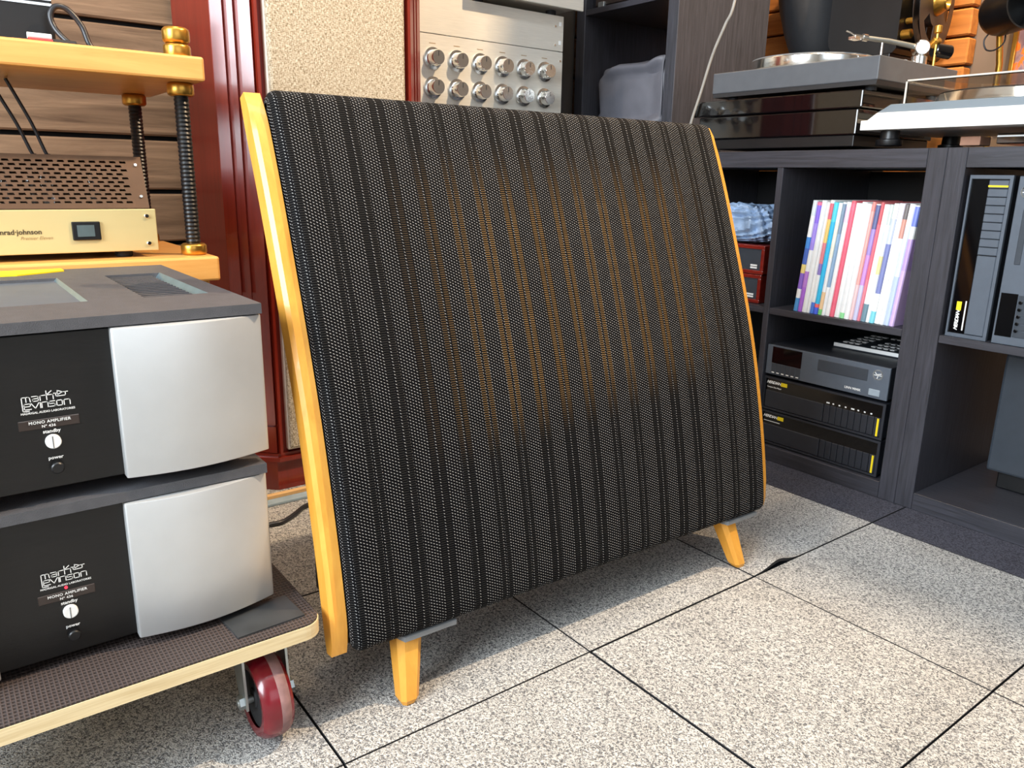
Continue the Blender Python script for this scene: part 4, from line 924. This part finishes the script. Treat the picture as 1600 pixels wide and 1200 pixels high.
# small boxes and plastic wrap in the left compartment
def small_box(label, z0, x1_, h):
    x0_ = x1_-0.135; t = thing('small_loudspeaker', label, 'loudspeaker', (x1_-0.06, 0.62, z0), 'small red wooden loudspeakers')
    obj('frame', B().box(x0_, x1_, 0.566, 0.574, z0, z0+0.010, 0.002).box(x0_, x1_, 0.566, 0.574, z0+h-0.010, z0+h, 0.002).box(x0_, x0_+0.010, 0.566, 0.574, z0+0.009, z0+h-0.009, 0.002).box(x1_-0.010, x1_, 0.566, 0.574, z0+0.009, z0+h-0.009, 0.002), 'redwood', t)
    obj('cabinet', B().box(x0_+0.001, x1_-0.001, 0.573, 0.70, z0, z0+h, 0.002), 'redwood', t); obj('front_cloth', B().box(x0_+0.009, x1_-0.009, 0.569, 0.574, z0+0.009, z0+h-0.009), 'greydevice2', t)
    obj('badge', B().box(x1_-0.040, x1_-0.020, 0.5682, 0.5692, z0+0.014, z0+0.018).box(x1_-0.040, x1_-0.020, 0.5682, 0.5692, z0+0.020, z0+0.024), 'white', t)
small_box('lower small red wooden loudspeaker with grey front in the left shelf compartment', 0.3895, -0.450, 0.0725)
small_box('upper small red wooden loudspeaker with grey front, under the plastic wrap', 0.4630, -0.447, 0.0725)
def wrapfn(u, v):
    th = math.pi*v; ph = 2*math.pi*u; X = math.sin(th)*math.cos(ph); Y = math.sin(th)*math.sin(ph); Z = math.cos(th)
    sq = lambda a: math.copysign(abs(a)**0.55, a)
    rr_ = 1 + 0.10*math.sin(9*u*6.28+5*v*9) * math.sin(7*v*3.1) + 0.06*math.sin(14*u*6.28-11*v) + 0.04*math.sin(24*v+11*u*6.28)
    return Vector((-0.545 + 0.088*sq(X)*rr_, 0.655 + 0.085*sq(Y)*rr_, 0.583 + (0.046*sq(Z)*rr_ if Z > 0 else 0.046*sq(Z)) + (0.012*(-X) if Z > 0 else 0)))
b = B().grid(90, 50, wrapfn); bmesh.ops.remove_doubles(b.bm, verts=b.bm.verts[:], dist=1e-5); zm = min(v.co.z for v in b.bm.verts)
for v in b.bm.verts: v.co.z = max(v.co.z, 0.5362)
tag(obj('plastic_wrap', b, 'plastic', None, True), 'crumpled pale blue plastic wrap on the small red loudspeakers', 'plastic wrap')

# ================================================================ TURNTABLES ON THE LOW SHELF
ZT = 0.770
def gloss_box(name, label, x0, x1, z0, z1, y0=0.560, d=0.33, bev=0.002):
    t = thing(name, label, 'box', ((x0+x1)/2, y0+d/2, z0)); return t
t = gloss_box('power_supply', 'gloss black stepped power supply under the graphite turntable', -0.69, -0.23, ZT, 0.889)
obj('base', B().box(-0.645, -0.246, 0.566, 0.90, ZT, 0.7945, 0.0015), 'black', t)
obj('lower_body', B().box(-0.682, -0.240, 0.560, 0.905, 0.7945, 0.8495, 0.003), 'blackgloss', t)
obj('upper_body', B().box(-0.700, -0.231, 0.556, 0.910, 0.8505, 0.8885, 0.003), 'blackgloss', t)
TT = thing('turntable', 'graphite turntable with silver platter and chrome tonearm on the gloss black box', 'turntable', (-0.425, 0.74, 0.8885))
obj('plinth', B().box(-0.647, -0.205, 0.560, 0.912, 0.906, 0.955, 0.002), 'ttgrey', TT); obj('skirt', B().prism([(-0.644, 0.8965), (-0.208, 0.8965), (-0.206, 0.906), (-0.646, 0.906)], 'y', 0.562, 0.910), 'ttdark', TT)
for x in (-0.61, -0.24):
    for y in (0.60, 0.87): obj('foot', B().cyl((x, y, 0.8885), (x, y, 0.897), 0.012, 16), 'rubber', TT, True)
obj('armboard', B().box(-0.318, -0.235, 0.60, 0.885, 0.955, 0.9565, 0.0006, 1), 'ttdark', TT)
pl = obj('platter', B().lathe([(0, 0), (0.146, 0), (0.149, 0.003), (0.150, 0.006), (0.150, 0.026), (0.148, 0.028), (0, 0.028)], (-0.482, 0.735, 0.9555), (0, 0, 1), 72), 'chrome', TT, True); obj('platter_mat', B().cyl((-0.482, 0.735, 0.9835), (-0.482, 0.735, 0.9865), 0.146, 48), 'greyfelt', pl, True); obj('spindle', B().cyl((-0.482, 0.735, 0.985), (-0.482, 0.735, 0.998), 0.0036, 12), 'chrome', pl, True)
ta = obj('tonearm', B().tube([(-0.262, 0.832, 1.003), (-0.300, 0.757, 1.014), (-0.326, 0.706, 1.018)], [0.006, 0.0055, 0.005], 14), 'steel', TT, True)
obj('bearing_housing', B().cyl((-0.262, 0.832, 0.957), (-0.262, 0.832, 0.985), 0.018, 24, 0.002).cyl((-0.250, 0.820, 1.002), (-0.274, 0.845, 1.002), 0.017, 24, 0.002).cyl((-0.262, 0.832, 0.98), (-0.262, 0.832, 1.002), 0.009, 16), 'chrome', ta, True)
obj('counterweight', B().cyl((-0.246, 0.862, 1.000), (-0.226, 0.902, 0.996), 0.016, 24, 0.002), 'blackgloss', ta, True)
obj('headshell', B().tube([(-0.326, 0.706, 1.018), (-0.331, 0.696, 1.019)], 0.008, 12).tube([(-0.331, 0.696, 1.019), (-0.340, 0.676, 1.021)], 0.005, 8).box(-0.348, -0.330, 0.664, 0.690, 1.012, 1.019, 0.001, 1), 'chrome', ta, True)
obj('finger_lift', B().tube(smooth_path([(-0.338, 0.676, 1.020), (-0.343, 0.668, 1.026), (-0.351, 0.658, 1.031)]), 0.0018, 8), 'chrome', ta, True)
obj('arm_rest', B().cyl((-0.296, 0.722, 0.9565), (-0.296, 0.722, 1.006), 0.0028, 12).cyl((-0.280, 0.80, 0.9565), (-0.280, 0.80, 0.975), 0.006, 14).cyl((-0.296, 0.808, 0.9565), (-0.296, 0.808, 0.970), 0.005, 14), 'chrome', ta, True)
obj('bias_weight', B().tube([(-0.240, 0.86, 0.957), (-0.240, 0.86, 1.04)], 0.0035, 8).cyl((-0.240, 0.86, 1.035), (-0.240, 0.86, 1.052), 0.009, 14, 0.002).cyl((-0.252, 0.866, 1.008), (-0.238, 0.862, 1.024), 0.011, 16, 0.002), 'brass', ta, True)

T2 = thing('turntable', 'silver white turntable with clear acrylic lid, on the right shelves', 'turntable', (0.02, 0.74, ZT))
xl, xr = -0.222, 0.238
obj('plinth', B().prism([(xl, 0.8015), (xr, 0.8015), (xr, 0.8205), (xr-0.016, 0.836), (xl+0.034, 0.836), (xl+0.014, 0.8215), (xl, 0.8215)], 'y', 0.545, 0.905, 0.001), 'ttsilver', T2)
obj('deck_plate', B().prism([(xl+0.032, 0.8362), (xr-0.014, 0.8362), (xr-0.026, 0.852), (xl+0.060, 0.852)], 'y', 0.549, 0.90, 0.001), 'tttop', T2)
pl = obj('platter', B().lathe([(0, 0), (0.158, 0), (0.160, 0.003), (0.154, 0.014), (0.150, 0.022), (0, 0.022)], (0.010, 0.735, 0.8525), (0, 0, 1), 64), 'chrome', T2, True); obj('platter_mat', B().cyl((0.010, 0.735, 0.8745), (0.010, 0.735, 0.8775), 0.148, 48), 'rubber', pl, True)
b = B(); lx0, lx1, ly0, ly1, lz0, lz1 = xl+0.085, xr-0.03, 0.556, 0.895, 0.8523, 0.897; th = 0.003
b.box(lx0, lx1, ly0, ly1, lz1-th, lz1, 0.001, 1)
for q in ((lx0, lx1, ly0, ly0+th), (lx0, lx1, ly1-th, ly1), (lx0, lx0+th, ly0+th, ly1-th), (lx1-th, lx1, ly0+th, ly1-th)): b.box(*q, lz0, lz1-th)
dc = obj('dust_cover', b, 'acrylic', T2); b = B(); e_ = 0.0016
for q in ((lx0, lx1, ly0, ly0), (lx0, lx1, ly1, ly1), (lx0, lx0, ly0, ly1), (lx1, lx1, ly0, ly1)): b.box(q[0]-e_, q[1]+e_, q[2]-e_, q[3]+e_, lz1-e_, lz1+e_, 0.0006, 1)
for q in ((lx0, ly0), (lx1, ly0), (lx0, ly1), (lx1, ly1)): b.box(q[0]-e_, q[0]+e_, q[1]-e_, q[1]+e_, lz0, lz1-e_)
obj('edge_glow_strip', b, 'frame_white', dc)  # pale strips stand in for the bright glow along the acrylic edges
for x in (-0.174, 0.19):
    for y in (0.585, 0.865): obj('foot', B().lathe([(0, 0), (0.026, 0), (0.027, 0.002), (0.027, 0.012), (0.020, 0.014), (0.019, 0.031), (0.015, 0.034), (0, 0.034)], (x, y, ZT), (0, 0, 1), 28), 'black', T2, True)
tag(obj('wooden_block', B().box(-0.052, -0.012, 0.640, 0.690, ZT, ZT+0.018, 0.002), 'pink'), 'small salmon coloured wooden block under the silver turntable', 'block')
t = thing('slim_case', 'slim black case with a pale stripe under the silver turntable', 'case', (0.09, 0.64, ZT)); obj('body', B().box(0.035, 0.16, 0.60, 0.72, ZT, ZT+0.020, 0.002), 'blackgloss', t); obj('stripe', B().box(0.036, 0.159, 0.5992, 0.601, ZT+0.013, ZT+0.016), 'white', t)
# grey cable beside the tall shelf
tag(obj('grey_cable', B().tube(smooth_path([(-0.560, 0.560, 1.60), (-0.572, 0.558, 1.32), (-0.596, 0.556, 1.12), (-0.618, 0.553, 1.065), (-0.647, 0.550, 1.00), (-0.676, 0.549, 0.91), (-0.700, 0.547, 0.835), (-0.716, 0.56, 0.79), (-0.725, 0.59, 0.7745), (-0.72, 0.70, 0.774)]), 0.0036, 10), 'greycable', None, True), 'grey cable hanging in front of the tall shelf side panel, down to the black box', 'cable')

# ================================================================ THINGS BEHIND THE LOW SHELF
# tape deck on a stand, its face to the window
t = thing('deck_stand', 'black post stand carrying the tape deck behind the low shelf', 'stand', (-0.52, 1.13, 0))
obj('post', B().box(-0.55, -0.49, 1.10, 1.16, 0.02, 1.020, 0.003), 'black', t); obj('base', B().box(-0.60, -0.41, 1.0, 1.26, 0.0, 0.02, 0.004), 'black', t); obj('top_plate', B().box(-0.60, -0.44, 1.02, 1.24, 1.020, 1.030, 0.002), 'black', t)
K = thing('tape_deck', 'black reel to reel tape deck with rounded lower edge behind the graphite turntable', 'tape deck', (-0.51, 1.13, 1.030))
prof = [(-0.628, 1.45), (-0.628, 1.085)] + [(-0.628+0.055-0.055*math.cos(R(a)), 1.085-0.055*math.sin(R(a))) for a in (20, 40, 60, 80, 90)] + [(-0.435, 1.030), (-0.425, 1.04), (-0.425, 1.45)]
obj('case', B().prism(prof, 'y', 1.02, 1.27), 'black', K)
rc_, rn = Vector((-0.390, 1.118, 1.160)), Vector((1.0, 0.15, -0.02)).normalized()
ra = rn.cross(Vector((0, 0, 1))).normalized(); rb_ = ra.cross(rn).normalized()
def flange(off):
    b = B(); R0, R1, n = 0.034, 0.130, 72
    def P(r, a): return rc_ + rn*off + ra*(r*math.cos(a)) + rb_*(r*math.sin(a))
    for k in range(n):
        a0, a1 = 2*math.pi*k/n, 2*math.pi*(k+1)/n; mid = ((k+0.5) % (n/3))/(n/3); hole = 0.28 < mid < 0.72
        for r0_, r1_ in ((R0, 0.062), (0.062, 0.100), (0.100, R1)):
            if hole and r0_ == 0.062: continue
            b.bm.faces.new([b.bm.verts.new(P(r, a)) for r, a in ((r0_, a0), (r1_, a0), (r1_, a1), (r0_, a1))])
    bmesh.ops.remove_doubles(b.bm, verts=b.bm.verts[:], dist=1e-6); bmesh.ops.solidify(b.bm, geom=b.bm.faces[:], thickness=0.0012); return b
RL = thing('tape_reel', 'dark metal tape reel with bright hub on the tape deck', 'reel', tuple(rc_))
obj('flange', flange(0.009), 'darkbrown', RL); obj('flange', flange(-0.007), 'darkbrown', RL)
obj('tape_pack', B().cyl(rc_-rn*0.006, rc_+rn*0.0075, 0.060, 48), 'darkbrown', RL, True)
obj('hub', B().lathe([(0, -0.030), (0.036, -0.030), (0.036, 0.012), (0.030, 0.022), (0.022, 0.032), (0.022, 0.036), (0.018, 0.036), (0.012, 0.024), (0, 0.024)], rc_, rn, 32), 'brass', RL, True)
obj('head_block', B().cyl((-0.425, 1.04, 1.075), (-0.398, 1.04, 1.075), 0.012, 18, 0.002).cyl((-0.425, 1.055, 1.110), (-0.400, 1.055, 1.110), 0.008, 16, 0.002), 'brass', K, True)
# dark horn on a pole, between deck and tall shelf
H = thing('horn_loudspeaker', 'dark flared horn on a pole between the tall shelf and the tape deck', 'loudspeaker', (-0.76, 1.16, 0))
ax = Vector((-0.13, 0, 1)).normalized(); o_ = Vector((-0.738, 1.165, 1.02))
obj('horn', B().lathe([(0, 0), (0.048, 0.0), (0.068, 0.02), (0.088, 0.07), (0.104, 0.13), (0.116, 0.20), (0.122, 0.30), (0.124, 0.42), (0.118, 0.42), (0.10, 0.2), (0.03, 0.08), (0, 0.08)], o_, ax, 48), 'rubber', H, True)
obj('pole', B().cyl((-0.738, 1.165, 0.015), (-0.738, 1.165, 1.03), 0.016, 16), 'black', H, True); obj('base', B().cyl((-0.738, 1.165, 0.0), (-0.738, 1.165, 0.016), 0.11, 32, 0.003), 'black', H, True)
# black lamp head and picture at the right edge
G = thing('black_lamp', 'black drum lamp with a looped wire at the top right corner', 'lamp', (-0.22, 1.2, 0))
lc = Vector((-0.243, 1.175, 1.120)); ld_ = Vector((0.80, -0.45, 0.05)).normalized()
obj('lamp_head', B().lathe([(0, -0.03), (0.035, -0.03), (0.052, -0.015), (0.056, 0.0), (0.058, 0.09), (0.054, 0.09), (0.050, 0.02), (0, 0.02)], lc, ld_, 36), 'black', G, True)
obj('pole', B().tube([(lc.x, lc.y+0.04, 0.015), (lc.x, lc.y+0.04, 1.0), (lc.x-0.005, lc.y+0.015, 1.10)], 0.008, 12), 'brass', G, True); obj('base', B().cyl((lc.x, lc.y+0.04, 0), (lc.x, lc.y+0.04, 0.015), 0.08, 28, 0.003), 'black', G, True)
obj('wire', B().tube(smooth_path([(lc.x-0.01, lc.y, 1.085), (lc.x-0.03, lc.y, 1.06), (lc.x-0.022, lc.y, 1.035), (lc.x+0.0, lc.y, 1.032), (lc.x+0.015, lc.y+0.01, 1.05), (lc.x+0.012, lc.y+0.015, 1.08)]), 0.002, 8), 'cable', G, True)
PC = thing('framed_picture', 'framed abstract orange and purple print on the wall at the right edge', 'picture', (-0.10, 1.325, 1.0))
m, nt, b_ = new_mat('abstract_print'); mp = coords(nt, (1, 1, 0.5)); no = N(nt, 'ShaderNodeTexNoise'); no.inputs['Scale'].default_value = 22; no.inputs['Distortion'].default_value = 1.5; L(nt, mp.outputs[0], no.inputs['Vector'])
rp = ramp(nt, [(0.35, lin((110, 90, 110))), (0.5, lin((150, 120, 120))), (0.55, lin((230, 110, 30))), (0.7, lin((240, 140, 50)))]); L(nt, no.outputs['Fac'], rp.inputs[0]); L(nt, rp.outputs[0], b_.inputs['Base Color'])
obj('print', B().box(-0.256, 0.05, 1.330, 1.336, 0.87, 1.16), m, PC); b = B()
for q in ((-0.266, -0.254, 0.86, 1.17), (0.048, 0.06, 0.86, 1.17)): b.box(q[0], q[1], 1.322, 1.3395, q[2], q[3], 0.002)
b.box(-0.254, 0.048, 1.322, 1.3395, 0.86, 0.872, 0.002); b.box(-0.254, 0.048, 1.322, 1.3395, 1.158, 1.17, 0.002); obj('frame', b, 'brass', PC)

# ================================================================ ON THE FLOOR BEHIND THE PANEL LOUDSPEAKER
tag(obj('power_cable', B().tube(smooth_path([(-0.66, -0.80, 0.0049), (-0.690, -0.66, 0.0049), (-0.690, -0.615, 0.0049), (-0.712, -0.578, 0.0049), (-0.738, -0.545, 0.0049), (-0.745, -0.50, 0.0049), (-0.70, -0.42, 0.0049)]), 0.0048, 10), 'cable', None, True), 'black power cable on the carpet behind the dolly', 'cable')
tag(obj('wooden_strip', B().box(-0.838, -0.824, -0.72, -0.36, 0.0, 0.008, 0.001), 'tanstrip'), 'pale wooden strip on the carpet along the mahogany loudspeaker', 'strip')
tag(obj('flat_strip', B().box(-0.812, -0.786, -0.70, -0.38, 0.0, 0.006, 0.001), 'bluestrip'), 'blue grey flat strip on the carpet beside the pale wooden strip', 'strip')
